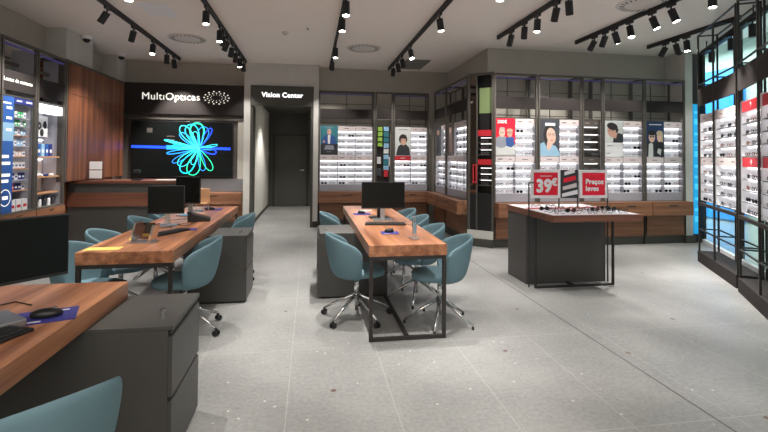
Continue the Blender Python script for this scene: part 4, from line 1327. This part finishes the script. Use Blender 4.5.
TR = [(-2.5, 3.2, 9.1, 'leftmost track'), (-1.28, 2.6, 9.12, 'second track from left'), (.38, 2.6, 9.4, 'middle track'),
      (1.60, 2.2, 9.25, 'fourth track from left'), (2.83, 2.2, 6.5, 'fifth track from left'),
      (4.17, 3.85, 6.55, 'sixth track from left'), (5.50, 5.0, 6.6, 'short window track')]
for x, y0, y1, nm in TR: track_rail(x, y0, y1, 'black lighting rail under the ceiling, the %s' % nm)
HD = [
 [(6.0, 0, 30, 90), (6.85, 0, 30, 43), (7.65, 1, -14, 0), (8.35, 0, 18, 20), (8.75, 0, 24, 0), (4.6, 1, -10, 0)],
 [(5.75, 1, -5, 0), (6.6, 1, -5, 0), (6.85, 0, 24, 20), (7.2, 0, 28, 60), (7.6, 0, 22, 40), (8.0, 0, 26, 20), (8.4, 1, 5, 0), (8.85, 0, 12, 0), (4.4, 1, 0, 0), (3.1, 1, 0, 0)],
 [(5.1, 1, -4, 0), (5.75, 1, -4, 0), (7.3, 1, 0, 0), (8.4, 0, 32, 0), (4.0, 1, 0, 0), (2.9, 1, 0, 0)],
 [(5.5, 1, -8, 90), (7.2, 1, -20, 20), (7.9, 0, 30, -40), (8.3, 0, 30, -30), (8.75, 0, 20, 0), (3.9, 1, 0, 0), (2.6, 1, 0, 0)],
 [(6.05, 0, 34, 0), (5.65, 0, 36, -20), (5.3, 1, 4, 90), (4.85, 0, 34, -10), (4.6, 0, 25, -40), (3.4, 1, 0, 0)],
 [(6.1, 0, 34, 20), (5.85, 0, 34, 0), (5.65, 1, 30, -70), (5.35, 1, -14, 0), (4.95, 1, -20, 60), (4.65, 1, -20, 60), (4.1, 1, 0, 0)],
 [(6.25, 0, 28, 40), (6.05, 0, 30, -70), (5.85, 1, -5, 0)],
]
for (x, y0, y1, nm), hs in zip(TR, HD):
    for k, (y, lit, tl, pn) in enumerate(sorted(hs)):
        head(x, y, lit, nm, ('first from the near end', 'second from the near end', 'third from the near end', 'fourth from the near end', 'fifth from the near end', 'sixth from the near end', 'seventh from the near end', 'eighth from the near end', 'ninth from the near end', 'tenth from the near end')[k], tl, pn)

root = thing('ceiling_track', 'black lighting rail running between the window displays and the glass', 'lighting track', (5.74, 5.42, 3.33), rad(-30))
MB().box(-.018, .018, -1.15, 1.15, -.17, -.11).build('rail', 'black_matt', root)
for yy_ in (-.9, .9): MB().cyl((0, yy_, -.11), (0, yy_, -.0005), .008, n=8).build('hanger', 'dark_metal', root)
for k, (x, y) in enumerate(((5.30, 4.66), (5.65, 5.27), (6.06, 5.98))):
    head(x, y, 0, 'window rail', ('first from the near end', 'second from the near end', 'third from the near end')[k], 0, 0, light=False)
for o_ in [o_ for o_ in C.objects if o_.get('group') == 'spotlights on the window rail']: o_.location.z = 3.16


def vent(x, y, label):
    root = thing('ceiling_vent', label, 'vent', (x, y, 3.33))
    MB().cyl((0, 0, -.012), (0, 0, -.0005), .29, .30, n=40).build('plate', 'vent_white', root, smooth=False)
    g_ = MB()
    for k in range(24):
        t_ = 2*PI*k/24
        for r0, r1 in ((.20, .26),):
            g_.bar((r0*math.cos(t_), r0*math.sin(t_), -.0135), (r1*math.cos(t_+.12), r1*math.sin(t_+.12), -.0135), .016, .003)
    g_.build('slots', 'vent_hole', root)
    MB().cyl((0, 0, -.018), (0, 0, -.0125), .14, .15, n=30).build('centre_disc', 'vent_white', root)


vent(-1.97, 7.62, 'round swirl air vent in the ceiling between the two left tracks')
vent(.89, 7.72, 'round swirl air vent in the ceiling above the middle table')
vent(3.96, 4.85, 'round swirl air vent cut by the top edge, over the display table')
hp = tag(MB().box(1.80, 2.28, 8.42, 9.28, 3.312, 3.3295).build('ceiling_hatch', 'hatch_grey', bevel=.003), 'grey square hatch in the ceiling near the side run of displays', 'hatch')
hp = tag(MB().box(-2.16, -1.78, 5.92, 6.46, 3.322, 3.3295).build('access_panel', 'white', bevel=.003), 'white square access panel in the ceiling at the top left', 'panel')
for x, y, lb, lit in ((-2.2, 5.86, 'recessed round downlight at the top edge, left', 1), (2.21, 5.04, 'recessed round downlight at the top edge, right of centre', 1)):
    root = thing('recessed_downlight', lb, 'downlight', (x, y, 3.33))
    MB().cyl((0, 0, -.006), (0, 0, -.0005), .055, n=24).build('ring', 'vent_white', root)
    MB().cyl((0, 0, -.008), (0, 0, -.0062), .042, n=24).build('lens', 'head_lens', root)
    l_ = bpy.data.lights.new('downlight', 'SPOT'); l_.energy = DOWN_W; l_.spot_size = rad(100); l_.spot_blend = .8; l_.shadow_soft_size = .04
    o_ = bpy.data.objects.new('downlight', l_); C.objects.link(o_); o_.location = (x, y, 3.315)
for x, y, z, lb in ((-3.52, 7.76, 3.33, 'white dome security camera on the pale pillar above the wooden cabinet'), (-3.50, 9.03, 3.33, 'white dome security camera at the far left ceiling corner'), (6.2, 6.75, 3.33, 'small dome security camera by the short track at the right')):
    root = thing('security_camera', lb, 'camera', (x, y, z))
    MB().cyl((0, 0, -.055), (0, 0, -.0005), .07, n=24).build('base', 'white', root)
    MB().sph((0, 0, -.06), .055, .055, .05).build('dome', 'black', root, smooth=True)
    if z < 3.2: MB().box(-.10, .0, -.03, .03, -.04, -.0).build('bracket', 'white', root)
root = thing('ceiling_sprinkler', 'tiny dark sprinkler on the bare ceiling before the passage', 'sprinkler', (-.06, 6.66, 3.33))
MB().cyl((0, 0, -.006), (0, 0, -.0005), .03, n=16).build('plate', 'vent_white', root); MB().cyl((0, 0, -.03), (0, 0, -.006), .010, n=10).build('nozzle', 'dark_metal', root)
root = thing('smoke_detector', 'small white smoke detector on the ceiling left of the middle track', 'detector', (-.40, 6.95, 3.33))
MB().cyl((0, 0, -.03), (0, 0, -.0005), .045, .05, n=24).build('base', 'vent_white', root)
MB().cyl((0, 0, -.038), (0, 0, -.03), .02, n=16).build('sensor', 'hatch_grey', root)
print('SPECS', N_SPEC, 'STUFF', len(STUFF), 'LIGHTS', NL)
